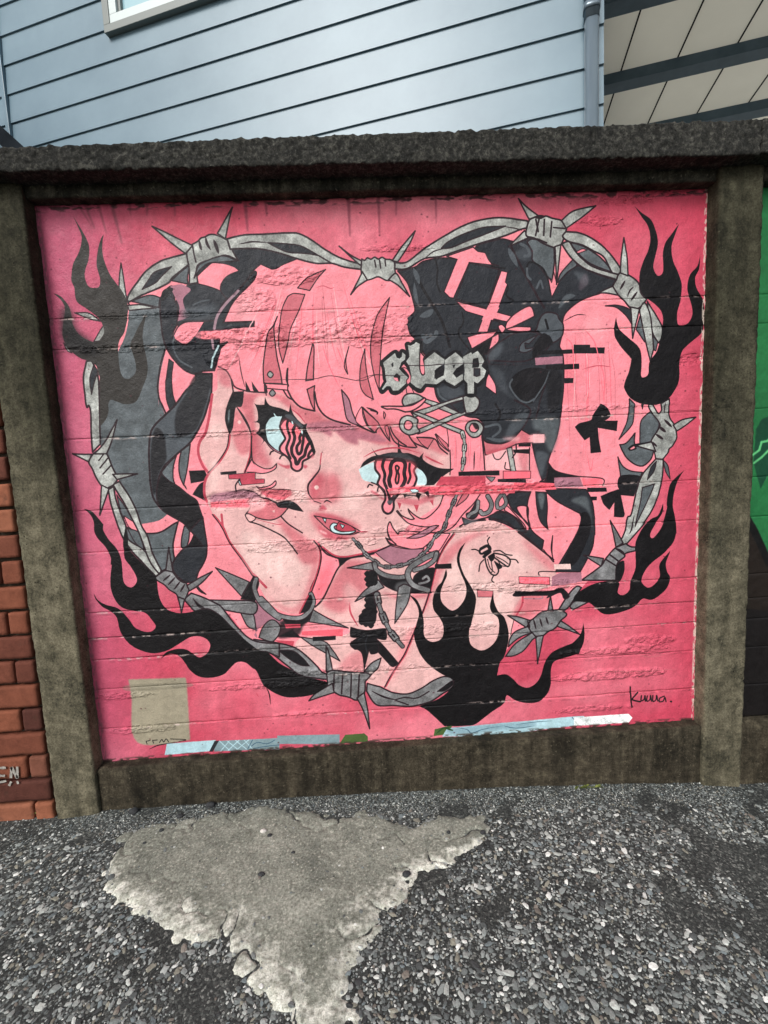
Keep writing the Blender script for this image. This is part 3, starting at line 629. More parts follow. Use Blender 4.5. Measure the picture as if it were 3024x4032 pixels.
F m 0 | N 790,1020! 850,1040! 825,1125!
F m 0 | N 1030,1060! 1105,1060! 1075,1168!
F m 0 | N 1260,1000! 1310,990! 1315,1080!
B m 8 .8 | N 400,850 480,880 600,970 580,985 450,900
L o 5 | N 415,735 500,770 560,830 610,900
L o 5 | N 360,805 385,765 430,780
T o 7 | N 520,790 495,870
T m 7 | N 300,370 450,290 650,240 850,240 1120,310
T m 8 | N 1190,350 1300,410 1460,480
B l 26 .55 | F 1130,560 1280,560 1250,720 1130,700
B l 24 .5 | F 760,760 860,800 830,960 700,920
B l 22 .5 | F 1150,880 1300,950 1280,1060 1150,1030
# nose and mouth
B S 24 .9 | F 880,820 950,740 1080,760 1130,880 1090,980 960,1000 880,960
B m 20 .5 | F 880,830 940,760 980,800 900,980 860,900
B l 30 .6 | F 960,760 1050,720 1040,770
T o 8 | F 955,640 950,720 900,790 858,850 862,920 905,980
L o 3 | F 905,980 960,1000
T o 6 | F 985,995 1010,975 1050,995
L m 4 | F 965,590 955,680
B l 4 1 | F 905,868 925,850 945,868 925,888
B m 8 .8 | F 945,1050 975,1010 1010,1050 960,1060
B S 20 .8 | F 870,1080 1000,1080 1120,1110 1280,1190 1200,1290 1040,1290 930,1220
B m 12 .6 | F 900,1090 980,1080 1130,1120 1230,1190 1100,1140 950,1110
B m 10 .6 | F 940,1180 1020,1230 1150,1270 1180,1290 1000,1280
F r 5 | F 905,1100! 1000,1118 1110,1140 1200,1180 1285,1228! 1230,1250 1150,1255 1080,1245 1020,1210 965,1160
F e 4 | F 975,1120! 1005,1125! 998,1160!
F e 5 | F 1100,1170 1060,1160 1035,1195 1060,1235 1130,1250 1210,1245 1245,1225 1210,1220 1140,1232 1085,1215 1070,1190
F m 4 | F 1110,1145! 1200,1180 1240,1220 1140,1230 1085,1205
F e 3 | F 1115,1165! 1155,1180! 1138,1205!
T m 6 | F 1270,1230 1345,1232
B h 6 .9 | F 955,1215 1000,1235 1010,1255 960,1235
B h 10 .7 | F 1050,1330 1140,1340 1130,1380 1060,1370
B l 4 .9 | F 280,335 296,320 310,335 296,352
B l 5 .9 | F 665,805 680,790 690,808 676,825
B l 4 .8 | F 565,1060 585,1055 580,1075
B S 12 .7 | F 460,880 720,900 680,950 520,940
# safety pins and the lettering
F p 4 | O 410,620! 450,580! 500,690! 420,690!
F w 6 | O 590,740! 780,800 1000,900! 990,930 960,930! 760,850 600,780!
F w 6 | O 470,900! 720,820 900,760 1030,720! 1050,755! 880,800 700,880 500,950!
F w 6 | O 460,890! 560,900 760,980 900,1040 1030,1090! 1010,1130! 860,1070 700,1000 560,940!
F w 6 | O 520,1090! 640,1040 780,980 920,920 1060,880! 1070,910! 900,980 760,1040 620,1100 540,1130!
F w 7 | O 370,770 400,710 460,690 540,700 610,740! 520,790 440,815 390,825
F w 7 | O 1030,725! 1080,705 1150,710 1205,760 1200,830 1150,890 1065,905! 1045,830
F d 5 | O 900,810! 1030,762! 1050,885! 1000,900
F p 7 | O 610,735! 625,760 560,830 470,880 400,890! 300,860 200,860! 150,830 380,830! 480,815 560,770
F w 7 | O 340,1040 360,960 430,930 500,950 540,980 530,1050 560,1100 520,1125 440,1140 370,1100
F p 6 | O 390,1035 410,990 440,985 475,1005 482,1045 450,1085 405,1075
F w 7 | O 1060,1080 1080,1010 1150,980 1210,1000 1250,1050 1240,1110 1190,1160 1120,1160
F p 6 | O 1100,1065 1130,1015 1180,1025 1200,1070 1170,1110 1120,1105
B k 3 .9 | O 1130,1015 1180,1015 1200,1060 1170,1080
L k 22 | O 160,355 290,250 310,300 340,310 365,290 370,240 405,270 400,320 360,350 330,420 440,520 420,570 330,660 270,670 240,620 200,620 150,660 200,560 190,520 180,420 160,355
L k 22 | O 430,160 460,170 500,150 520,130 560,150 555,260 560,400 600,490 650,480 720,540 720,590 620,590 570,650 520,630 460,570 470,500 450,400 410,340 430,310 450,290 430,160
L k 20 | O 610,330 720,245 830,320 950,245 1040,310 1120,240 1190,225 1240,290 1285,440 1260,510 1190,590 1150,560 1150,690 1080,690 1080,580 1030,540 940,605 850,560 820,530 740,590 700,585
P w 0 | O 160,355 290,250 310,300 340,310 365,290 370,240 405,270 400,320 360,350 335,420 380,470 440,520 420,570 330,655 270,660 240,610 200,610 160,650 148,640 200,560 190,520 180,420
P k 0 | O 250,370 270,350 276,390 258,405
P k 0 | O 275,500 310,468 352,500 340,560 290,550
P p 0 | O 275,515 320,520 330,560 290,545
F p 4 | O 370,408! 420,420 460,490 462,560! 430,590 415,550 440,500
P w 0 | O 430,160 460,170 500,150 520,130 560,150 553,260 556,400 575,480 600,490 622,470 650,480 690,500 720,540 720,590 620,580 570,640 520,620 460,570 470,500 450,400 412,340 435,310 450,290
F p 6 | O 562,230! 610,285! 600,320! 615,400 615,470 595,490! 575,470 560,400
P w 0 | O 610,330 720,240 830,320 820,370 740,420 720,490 720,530 830,490 820,540 740,590 700,580 620,490
P k 0 | O 720,440 800,380 832,430 820,490 735,540
P w 0 | O 830,330 950,240 1040,320 1035,370 920,470 935,490 1030,480 1030,540 940,605 850,560 818,520 830,430
P k 0 | O 920,470 960,415 1045,360 1045,460 960,520
P k 0 | O 915,382 948,375 930,418
P w 0 | O 1030,290 1120,240 1130,262 1190,225 1240,290 1262,335 1230,390 1283,440 1260,510 1190,580 1150,560 1150,690 1080,690 1080,580 1040,535 1050,440 1040,330
P k 0 | O 1140,312 1195,300 1210,380 1200,405 1130,410
P d 5 | O 1150,418 1215,420 1215,490 1180,505 1150,495
L o 3 | O 400,385 500,385 640,385 800,370
# chains
C w 17 | G 870,830 890,920 885,1000 880,1080 868,1145
C W 17 | G 840,1280 820,1360 785,1440 750,1530 720,1620 K 440,30 380,130 300,200 200,250 80,275 0,265 J 990,230 920,180 870,110 805,40
# choker and rings
F d 7 | G 985,1400! 1010,1420 1000,1500 960,1540 920,1530 905,1500 940,1480
L o 17 | G 1000,1400 990,1470 940,1500 920,1520
L W 11 | G 1000,1400 990,1470 940,1500 920,1520
L o 19 | G 1080,1355 1110,1420 1090,1480 1040,1500 1020,1480
L W 12 | G 1080,1355 1110,1420 1090,1480 1040,1500 1020,1480
L o 16 | G 1160,1450 1155,1400 1200,1340 1230,1400 1210,1440 1180,1455
L W 10 | G 1160,1450 1155,1400 1200,1340 1230,1400 1210,1440 1180,1455
F k 4 | J 1010,330! 1100,370 1250,360! 1300,440 1440,470! 1430,490 1200,480 1100,445 1040,400
B W 10 .6 | J 1180,400 1280,400 1200,470 1150,450
F k 4 | J 1340,320 1460,280 1470,330 1440,470! 1350,450 1300,380
L o 21 | J 985,250 1000,300 1080,345 1180,360 1260,350
L W 14 | J 985,250 1000,300 1080,345 1180,360 1260,350
L o 24 | J 1490,160 1400,200 1290,270 1255,340 1300,420 1420,465
L W 17 | J 1490,160 1400,200 1290,270 1255,340 1300,420 1420,465
L o 20 | J 1310,300 1400,270 1470,220 1490,165
L W 13 | J 1310,300 1400,270 1470,220 1490,165
L o 14 | J 1350,410 1400,400 1430,380 1410,350 1380,370
L W 8 | J 1350,410 1400,400 1430,380 1410,350 1380,370
F W 6 | J 762,282! 960,235! 978,302!
F W 6 | J 825,557! 900,470 1015,378! 1062,440! 940,500
F k 3 | J 930,310! 990,310 1010,380 960,430 915,390
F k 3 | J 910,510! 980,500 1000,620 980,740 870,740 860,680 890,640 915,600
F k 0 | J 899,330 925,304 951,330 925,356
F k 0 | J 959,335 985,309 1011,335 985,361
F k 0 | J 899,375 925,349 951,375 925,401
F k 0 | J 909,415 935,389 961,415 935,441
F k 0 | J 959,400 985,374 1011,400 985,426
F k 0 | J 899,540 925,514 951,540 925,566
F k 0 | J 899,590 925,564 951,590 925,616
F k 0 | J 879,640 905,614 931,640 905,666
F k 0 | J 854,680 880,654 906,680 880,706
F k 0 | J 854,725 880,699 906,725 880,751
F k 0 | J 889,740 915,714 941,740 915,766
F k 0 | J 944,700 970,674 996,700 970,726
F k 0 | J 939,560 965,534 991,560 965,586
F k 0 | J 959,640 985,614 1011,640 985,666
F k 0 | J 929,750 955,724 981,750 955,776
C W 26 | J 1000,490 1025,600 1060,690 1100,780 1160,860 1220,930
F W 6 | J 1180,440! 1230,415 1285,440! 1250,580 1150,735! 1160,600
F k 4 | J 1000,860! 1060,920 1180,1060! 1130,1085 1060,1020 980,920
F k 4 | J 790,765! 860,785 940,790 1060,775 1080,800 1075,865 1000,855! 1020,960 960,985 940,950! 900,1112! 885,990 850,950 820,945 785,900 850,850! 790,840
L d 4 | J 930,830 910,900 925,980
L d 4 | J 850,870 900,840
P k 0 | K 440,252 575,245 578,288 440,290
# bracelet on the left wrist
F W 6 | I 1138,72! 1280,130 1415,190! 1350,305!
F k 4 | I 1450,138! 1492,190 1470,300 1500,420! 1470,420 1440,345 1345,328!
F v 0 | I 1470,310! 1540,420 1659,480 J 200,700 250,740 150,720! 60,760 0,830! I 1480,640 1440,500
B k 10 .85 | J 220,720 300,700 450,690 400,760 360,830 200,850
F k 4 | J 370,690! 460,640 490,560! 480,660 440,720! 200,840! 380,850! 240,700
F W 6 | I 1345,445! 1440,440 1470,582! 1400,550
F W 7 | I 1075,335! 1280,340 1440,345 1480,390 1450,450 1330,440 1200,415!
L o 20 | I 1470,165 1455,240 1500,350 1580,430 1659,480 J 60,530 120,610 200,665 300,690 390,685 455,630 485,560 465,495
L W 13 | I 1470,165 1455,240 1500,350 1580,430 1659,480 J 60,530 120,610 200,665 300,690 390,685 455,630 485,560 465,495
F k 3 | J 380,650! 440,530! 465,500 475,560 440,630
F W 6 | J 482,622! 600,690 770,772! 600,745 450,720!
F W 6 | J 40,850! 70,770 120,715 170,710 215,760 200,830 150,890!
F W 6 | J 380,845! 570,880 640,950 702,1042! 590,980 470,910
P m 0 | J 250,740 380,740 380,770 260,775
P R 0 | J 390,800 725,780 725,840 390,830
P k 0 | J 480,845 668,835 668,868 480,880
P m 0 | J 170,870 330,880 320,920 220,900
# fly
L k 7.875 | K 830,120 805,140 815,165 850,160
L k 11.25 | K 815,125 870,100 890,130 840,160
L k 5.625 | K 870,110 885,130
L k 11.25 | K 840,190 890,150
F k 0 | K 870,190! 920,160 930,200 900,230
L k 5.625 | K 850,200 865,270 900,330 940,340 960,300 930,230
L k 3.375 | K 870,210 890,280 930,320
L k 3.375 | K 900,230 910,300 900,320
L k 5.625 | K 930,200 1000,250 1040,270 1055,220 1010,180 920,160
L k 3.375 | K 940,190 1000,220 1040,250
L k 3.375 | K 950,210 980,260 1030,270
F k 0 | K 930,230 990,270 960,290
L k 4.5 | K 880,95 870,60 885,30
L k 4.5 | K 800,145 770,130 740,132
L k 4.5 | K 840,215 810,250 800,310
L k 4.5 | K 920,345 905,380 920,400
L k 4.5 | K 920,145 970,140 1020,170 1070,178
L k 4.5 | K 1050,210 1100,215 1120,240
# small bows
F k 2 | H 550,600! 600,635 628,690 610,720 575,740! 688,740! 680,822! 525,795! 535,900 552,995! 468,1003! 462,870! 420,897! 375,840 340,790! 380,760 470,735 490,690
F k 2 | H 550,1355! 620,1325 690,1300! 840,1300! 820,1355! 712,1345! 745,1500! 730,1525 658,1522! 662,1400! 620,1465! 575,1420
# glitch bars on the right
P k 0 | H 20,200 20,170 330,155 330,118 465,118 465,140 585,140 580,190 330,190
P v 0 | H 15,225 240,210 240,270 20,285
P k 0 | H 100,320 100,285 375,272 375,315 250,322
P k 0 | H 250,390 330,390 325,430 255,435
P h 0 | H 0,850 90,850 90,918 0,920
P R 0 | H 0,1240 180,1250 180,1300 0,1305
P v 0 | H 170,1205 380,1200 410,1280 170,1285
P q 0 | H 400,1210 565,1210 565,1280 410,1280
L o 4 | H 380,1195 565,1212 567,1270
P k 0 | G 840,1155 1175,1145 1175,1185 840,1190
P m 0 | G 700,1195 1060,1190 1060,1270 650,1270
P q 3 | G 1205,1150 1430,1150 1430,1210 1205,1215
P k 0 | G 1160,1215 1390,1215 1390,1245 1160,1240
P R 0 | G 600,1275 1300,1265 1300,1330 640,1345
P R 0 | G 1290,1245 1620,1250 1640,1300 1290,1305
F W 4 | G 1065,1195! 1140,1200! 1110,1235
# grey behind the right wire
F g 7 | D 290,525! 400,555 480,600 580,680 650,775! 560,740 450,690 370,620
F p 4 | D 350,605! 400,580 440,588! 370,615
F d 6 | D 590,1045! 680,1040 760,1060 805,1090! 800,1190! 760,1130 680,1060
F g 6 | D 840,1240! 870,1130! 910,1240 910,1340!
F g 6 | H 785,560! 825,600! 820,700 800,780 700,890! 760,760 780,660
F g 6 | H 960,660! 1020,740 1020,800 960,910! 870,930! 870,860 880,740
F g 7 | H 705,935! 760,920 830,840! 835,940 960,930 980,990! 960,1050 900,1105 840,1100 770,1050 730,990
F g 6 | H 690,1035! 730,1110 800,1150 890,1160! 850,1250! 720,1250! 710,1170
F k 0 | H 710,1190 870,1190 850,1260 830,1310 700,1300
# wire
F w 8 | A 622,795! 640,740 700,650 780,550 880,480 960,450 1105,412! 1140,490! 1000,600 960,650 860,700 740,750 650,800
F d 6 | A 745,702! 800,620 850,560 985,518! 900,600 850,650
F g 6 | A 985,630! 1060,560 1135,500! 1115,600 1120,660!
F w 7 | A 1110,400 1155,335! 1200,310 1225,285 1260,275 1290,258 1330,255 1380,270 1420,290! 1470,320 1480,380 1530,468! 1430,425 1340,450 1220,490 1190,540 1200,650! 1130,660! 1130,540
F g 6 | A 1190,545! 1230,490 1400,430 1520,470! 1390,480 1290,490 1220,540 1170,610!
F w 7 | A 828,190! 920,230 1040,290 1158,345! 1100,412! 980,320
F w 7 | A 1360,245! 1410,160 1482,32! 1455,140 1425,292!
L o 5 | A 1158,350 1170,420 1185,480
T o 11 | A 1210,300 1220,350 1230,380
T o 11 | A 1265,280 1275,330 1305,380
T o 14 | A 1330,300 1350,350 1370,410
F w 8 | B 195,290! 330,260 520,250 680,240 790,250 900,310 1000,380 1130,450 1300,500! 1300,540! 1150,520 1050,490 920,490 760,450 600,400 430,370 220,375!
F d 6 | B 530,322! 680,330 800,350 940,425! 840,410 700,400 620,370
T o 6 | B 290,335 400,315 530,320
L o 5 | B 940,425 1050,490
F w 7 | B 1110,350! 1200,420 1295,470! 1285,505 1220,450
F w 7 | B 1295,455! 1320,465 1340,445 1370,455 1400,440 1430,455 1460,440 1490,455 1530,460 1560,480 1568,560 1575,620 1500,630 1430,600 1370,620 1310,625 1290,560
F w 7 | C 300,675! 380,560 487,433! 440,540 345,685!
F w 7 | B 1300,560! 1260,640 1205,745! 1260,680 1340,625!
F w 7 | C 270,830! 330,780 380,860 442,968! 350,880
L o 5 | B 1400,465 1410,520
L o 5 | B 1440,465 1450,530
L o 5 | B 1485,465 1490,510
F w 8 | C 322,690! 420,685 560,580 700,490 860,400 1000,350 1180,325 1400,350! 1430,400 1350,420 1200,480 1000,540 850,590 700,640 560,660 420,740 320,742!
F d 6 | C 700,575! 760,520 880,460 1050,405 1225,395! 1060,460 900,520 780,570
T o 5 | C 560,660 640,600 720,580
T o 5 | C 1220,400 1300,410 1360,430
F w 7 | C 1250,562! 1380,430! 1430,480!
F w 7 | C 1330,172! 1400,240 1505,320! 1420,345!
F w 8 | C 1420,340! 1500,310 1540,318 D 20,322 60,330 100,312 150,330 230,350 270,400 265,440 230,540 190,570 100,545 30,500 C 1560,530 1450,490 1395,470 1400,400
F w 7 | D 230,350! 330,270 510,228! 400,320 268,412!
F w 7 | D 178,560! 190,870! 225,545!
L o 6 | D 20,340 40,440
L o 6 | D 90,340 85,470
L o 6 | D 150,360 140,480
L o 6 | C 1500,330 1470,470
L o 5 | D 165,405 270,415
F w 8 | D 265,440! 370,450 470,490 580,570 660,660 722,755! 690,805! 640,770 580,650 480,590 400,550 290,520 240,480
F w 8 | D 232,540! 300,640 400,730 520,780 680,832! 700,790! 620,770 480,720 380,640 330,580 290,520
F w 8 | D 680,830! 710,775 790,800 860,860 880,940 925,990! 880,1050 820,1080 780,1050 740,1000 690,950 650,890
F w 7 | D 710,775! 720,640 740,488! 765,640 775,800!
F w 7 | D 525,942! 590,910 650,885! 695,958! 600,940
F w 7 | D 795,1055! 810,1310! 865,1070!
T o 10 | D 750,840 710,910
T o 7 | D 820,890 790,920 770,970
T o 10 | D 850,930 800,1000
F w 7 | D 930,1010! 980,1090 1055,1215! 1050,1300 1022,1348! 980,1280 950,1170
F w 7 | D 865,1080! 905,1020 945,1090 965,1200 982,1400! 955,1495! 920,1350 890,1200
F g 5 | D 975,1290! 1015,1340! 1000,1410 985,1400!
F w 7 | H 940,600! 970,600! 1020,680 1050,650! 1040,600! 1110,560! 1110,700 1150,770 1165,820 1170,880 1140,940 1110,970 1100,1000 1055,1055! 1000,1055! 985,980 960,910 1020,810 1030,760 950,650
T o 5 | H 1075,590 1070,680
T o 12 | H 1070,730 1130,790
T o 14 | H 1030,790 1080,830
T o 12 | H 1000,850 1060,890
T o 9 | H 965,910 1010,950
F w 7 | H 1142,775! 1220,730 1328,710! 1240,780 1172,822!
F w 7 | H 1000,990! 830,942! 965,912!
F k 0 | H 770,965! 820,930 960,910! 850,945 840,970 790,985
F p 2 | H 785,968! 820,945! 830,960 800,975
F w 8 | H 1000,1050! 1060,1055! 1055,1180 1030,1310 980,1450 900,1580 L 1110,130 L 960,300! L 900,290! L 950,200 L 975,80 H 800,1500 H 840,1320 H 890,1180
F d 5 | H 1005,1070! 985,1150 930,1220! 960,1120
F g 6 | H 890,1285! 990,1255! 930,1400 830,1600! 870,1420
T o 7 | L 1030,60 1010,160 990,210
F g 5 | H 1060,1060! 1100,1110 1118,1215! 1080,1150
F W 8 | L 880,320! 960,290! 1000,315 1042,318! 1042,348! 960,370 950,400 890,460 880,590! 600,590! 750,480 800,410 850,350
F W 7 | L 835,103! 880,180 938,285! 880,318!
F W 7 | L 618,385! 780,412! 760,475!
L o 6 | L 880,330 950,380
L o 6 | L 830,380 910,440
L o 6 | L 800,420 880,470
T o 10 | L 890,330 950,370
F k 0 | L 890,470 945,430 950,510 920,590 880,600
F W 8 | L 600,650! 580,680 510,790 465,835! 410,835! 500,700 560,640
F W 7 | L 505,805! 550,760 655,768! 530,832!
F W 8 | L 150,925! 200,910 260,860 320,840 430,830! 480,870 430,920 400,965 370,990 330,1010 280,1045 220,1045 170,1000 150,960
F W 7 | L 0,880! 80,888 185,920! 150,975!
F W 7 | L 430,920! 500,965 588,1032! 400,965!
F W 7 | L 228,1050! 242,1270! 290,1040!
F W 7 | L 325,840! 348,718! 368,842!
T o 9 | L 160,920 180,980
T o 8 | L 210,910 230,990
T o 8 | L 260,900 280,970
T o 8 | L 310,890 330,950
F W 7 | K 1235,810! 1100,900 1018,1005! 1080,1000 1160,960 1235,870 1270,850!
F W 7 | K 1200,760! 1100,800 1055,860 1040,925! 1130,850 1230,810!
F k 5 | L 60,690! 330,680 400,660 450,660 500,720 460,740 430,690 350,720 320,735! 310,705 60,720
P q 3 | L 90,560 340,565 340,625 90,615
L o 4 | L 255,550 260,520 390,520
P v 0 | L 360,560 420,530 600,525 605,600 350,640
P l 0 | L 375,460 510,455 515,500 380,500
L M 3 | L 130,740 275,740 275,715
P S 3 | K 785,465 915,470 915,520 790,520
P k 0 | K 1095,470 1370,470 1370,510 1095,510
# bottom wire and knot
F W 8 | K 0,1255! 100,1300 220,1310 330,1265 430,1200 510,1170 575,1180 600,1225 575,1265 500,1310 400,1375 250,1412 100,1405 J 1000,1400 920,1290! 925,1225!
F k 4 | J 965,1290! 1060,1340 1150,1358! 1060,1330
L o 5 | J 1150,1360 1230,1340 1330,1345 1430,1290
L o 5 | J 1160,1365 1260,1400
F k 4 | K 460,1290! 520,1245 580,1205 590,1235 520,1285
F W 8 | J 0,865! 180,890 300,920 380,960 470,1040 560,1135! 620,1160! 600,1190! 400,1165 280,1085 160,990 60,950 0,945!
F k 5 | J 200,952! 320,960 400,1020 452,1082! 380,1075 280,1020
F W 8 | J 590,1145! 640,1115 760,1130 930,1140! 960,1150! 908,1210! 905,1290 880,1350 830,1362 780,1340 700,1322 650,1295 600,1290 600,1200
F W 7 | J 588,918! 610,970 642,1115! 590,1130!
F W 7 | J 900,1125! 960,1060 1038,1018! 1010,1100 950,1155!
F W 7 | J 640,1225! 500,1310 448,1368! 560,1330 655,1300!
F W 7 | J 840,1345! 890,1440 945,1595! 930,1450 900,1300!
L o 6 | J 655,1150 650,1280
L o 6 | J 725,1150 715,1310
L o 6 | J 795,1150 790,1330
L o 6 | J 860,1150 850,1340
F W 8 | I 880,330! 940,280! 1050,320 1170,380 1230,450 1300,540 1400,640 1500,680 1659,690! 1659,800! 1560,760 1460,740 1340,630 1240,530 1170,460 1080,410 1000,420 960,420
F k 4 | I 955,325! 1000,370 1060,410! 1000,395
F W 7 | I 630,150! 680,125 720,98 785,98! 830,160 870,190 900,200 922,255! 890,330! 840,340 820,290 760,250 720,210 670,180
F W 7 | E 940,1545! 965,1358! 998,1560!
F W 7 | I 905,218! 1000,160 1112,103! 1020,200 925,262!
F W 7 | I 832,310! 860,440! 885,330!
T o 8 | I 770,130 710,180
T o 8 | I 810,150 750,215
T o 8 | I 850,185 800,250
T o 8 | I 890,205 850,270
F w 8 | E 470,885! 515,860! 530,960 570,1080 610,1180 630,1290 760,1380 850,1500 905,1560! 860,1595! 740,1470 640,1360 580,1260 530,1130 490,1000
F g 5 | E 540,930! 600,1020 670,1130 700,1165! 620,1135 575,1080
F p 4 | E 595,1100! 690,1165 715,1235! 640,1195
F g 5 | E 625,1205! 720,1240 760,1380! 690,1320
F w 8 | E 508,845! 560,820! 640,940 700,1060 740,1180 790,1270 830,1400 905,1545! 880,1565 800,1450 720,1240 660,1120 600,1000 540,900
F w 8 | E 340,600! 400,560 450,590 470,620 500,700 530,760 545,800 505,855! 450,880! 410,850 370,790 340,720 310,660
F w 7 | E 178,595! 260,598 335,598! 310,660!
F w 7 | E 540,318! 500,480 455,595! 355,595! 440,500
F w 7 | E 505,762! 600,758 708,758! 540,805!
F w 7 | E 415,850! 400,1095! 475,880!
L o 4 | E 430,600 390,650
L o 5 | E 465,630 400,710
L o 5 | E 490,690 425,760
F w 8 | A 330,1285! 290,1290! 268,1400 270,1500 290,1659 E 310,200 325,260 330,420 340,580! 405,515! 400,350 395,150 390,0 A 395,1500 380,1390 350,1320
F d 5 | A 345,1330! 380,1370 355,1460 332,1560! 318,1440
F w 5 | A 350,1130! 430,1000 440,1060 400,1125!
F w 4 | A 105,1140! 170,1222! 130,1200
F w 6 | A 555,690! 560,580 572,488! 590,600 612,745! 640,830! 600,760
F w 6 | A 625,835! 740,828 858,855! 760,862 640,875!
F g 6 | A 655,800! 800,750 890,770! 880,850!
# flames
F f 0 | A 183,108! 240,200 290,290 312,360 305,460 280,540 275,600 300,670 340,690 390,680 400,620 385,560 372,490 385,370 410,290 432,255! 420,340 425,430 470,560 530,650 590,730 625,820 628,920 600,1050 560,1120 550,1200 560,1340 590,1420 640,1430 690,1380 690,1300 670,1230 650,1150 680,1080 720,1000 782,898! 760,1000 750,1100 770,1210 790,1330 780,1420 750,1500 720,1580 680,1630 600,1640 540,1620 490,1605 470,1640 E 470,250 450,310 412,362! 402,330 400,0 A 390,1400 370,1330 320,1290 250,1270 190,1230 130,1170 95,1080 100,980 115,870 90,800 20,735! 80,760 140,830 165,900 180,990 240,1080 340,1130 400,1120 435,1060 420,990 380,930 290,860 210,800 190,690 165,620 180,500 230,390 250,280 220,190
F w 6 | A 195,895! 240,893 300,895 350,920 402,962! 320,945
B K 30 .85 | A 95,850 170,900 200,1020 330,1140 400,1230 200,1220 90,1080
F K 0 | E 268,1043! 340,1070 430,1172! 430,1220 470,1290 530,1360 570,1430 585,1540 590,1659 I 382,150 390,190 420,225 460,230 495,190 490,140 450,70 400,0 E 600,1400 590,1320 608,1185! 630,1300 640,1370 740,1480 860,1595! I 660,180 670,260 690,340 740,410 820,440 900,440 1000,420 1080,415 1170,460 1240,530 1340,630 1500,750 1560,760 1659,850 J 300,1110 380,1160 560,1200! 600,1215 590,1250 500,1310 380,1335 250,1335 130,1280 70,1220 20,1120 I 1440,890 1380,845 1310,845 1250,900 1200,945 1100,970 1000,960 930,910 890,850 850,800 790,775 740,785 690,817! 740,760 830,735 900,740 960,780 1010,805 1070,770 1095,710 1070,660 1010,632 930,640 830,700 740,750 630,770 510,740 420,680 360,590 330,480 280,430 210,390 160,330 145,283! 180,340 240,375 340,405 420,480 480,560 560,595 620,590 650,550 620,500 560,440 470,425 380,400 320,340 285,250 280,150 290,50 E 490,1500 490,1440 450,1360 380,1280 355,1220 350,1150 320,1090
F K 0 | K 690,73! 650,160 645,240 680,340 740,440 775,520 770,600 740,730 720,800 730,900 790,950 850,950 920,900 960,820 960,700 910,650 890,600 900,540 918,475! 925,560 960,640 1010,690 1040,790 1040,880 1010,1000 970,1060 948,1160! 1020,1150 1080,1190 1130,1240 1200,1260 1270,1220 1310,1150 1340,1050 1400,970 1500,920 1570,890 1630,820 L 615,938! 625,1030 610,1120 560,1190 440,1230 370,1260 350,1340 350,1440 320,1520 250,1580 150,1590 60,1570 0,1530 K 1020,1335! 1000,1390 900,1460 780,1550 700,1570 520,1575! 440,1500 370,1440 310,1412! 450,1360 540,1300 600,1220 570,1180 500,1150 400,1080 330,1000 285,900 270,820 290,740 310,660 290,580 230,500! 290,540 330,620 350,720 350,820 380,870 440,885 500,850 510,760 480,690 430,620 425,530 460,440 500,390 532,290! 540,340 520,390 490,470 490,540 520,590 580,630 640,600 690,520 695,430 650,320 620,220 640,130
F K 0 | D 828,232! 880,280 960,340 1000,430 1018,530 1000,630 980,720 1000,785 1030,800 1060,760 1060,620 1080,530 1130,460 1192,373! 1160,460 1130,560 1140,670 1180,770 1210,870 1200,1000 1175,1100 1180,1190 1220,1205 1270,1180 1300,1110 1290,1040 1270,970 1255,890 1280,790 1340,720 1364,635! 1355,740 1320,820 1335,910 1380,990 1395,1090 1390,1200 1370,1270 1290,1340 1220,1410 1195,1500 1195,1600 H 1195,350 1180,440 1110,550 1020,605 900,605 800,560 745,480 750,420 780,340 800,250 790,220 720,140 670,60 660,0 D 660,1220 675,1138! 700,1230 780,1310 850,1370 880,1430 885,1530 880,1610 900,1630 940,1600 950,1500 1010,1410 1050,1250 1055,1120 1000,1040 900,960 870,880 870,780 900,680 940,590 955,500 940,400 880,310
F K 0 | H 1234,1143! 1180,1230 1150,1330 1140,1430 1160,1540 1170,1659 L 1375,200 1350,280 1270,370 1180,440 1120,510 1090,590 1110,630 1150,650 1200,620 1240,560 1235,470 1270,410 1327,348! 1290,450 1300,520 1325,570 1300,650 1240,710 1170,750 1100,740 1040,800 950,840 850,865 770,860 700,800 640,765 530,762! 560,700 700,620 870,590 890,600 910,620 895,690 940,710 990,670 1000,600 1040,490 1040,350 1045,270 1100,160 1170,90 H 1020,1510 H 1060,1415! H 1055,1490 H 990,1590 L 1160,220 1185,245 1240,180 1270,110 1300,0 H 1090,1420 1100,1330 1130,1240
F k 3 | H 880,605! 890,645! 900,605!
# fringe ends
F k 0 | B 345,1450! 390,1540! 350,1530
F k 0 | B 395,1455! 455,1540! 410,1530
F k 0 | B 495,1475! 520,1540! 500,1550
F d 3 | B 520,1490! 515,1570! 500,1510
L o 5 | B 125,1335 190,1370 230,1440 260,1500 340,1530 400,1540 500,1545
B r 16 .75 | B 120,1340 190,1370 240,1480 180,1500 120,1440
L o 5 | B 230,1440 250,1560 270,1560
T o 4 | B 290,1250 310,1380 340,1500
L o 6 | F 500,20 520,90
L o 6 | F 690,75 730,150 800,215 912,245
L o 5 | F 655,75 690,130 735,155
L o 6 | F 910,90 930,190 980,270 1060,320 1200,358
L o 6 | F 1255,360 1320,390 1400,420 1340,350 1300,220
F r 5 | F 1300,222! 1420,330 1440,370! 1400,420! 1340,350
L o 5 | F 1440,370 1490,450 1525,490
L o 5 | F 1525,370 1550,430 1600,490 1659,530
L o 5 | F 1370,240 1420,255 1420,270
T q 5 | B 975,1160 1030,1330 1110,1500
T q 4 | B 1090,1170 1150,1320
L o 4 | B 690,1370 690,1470
F w 5 | B 525,1400 545,1372 572,1398 550,1425
F W 5 | F 540,100 565,72 590,100 565,125
T o 4 | D 250,1170 350,1120 430,1120
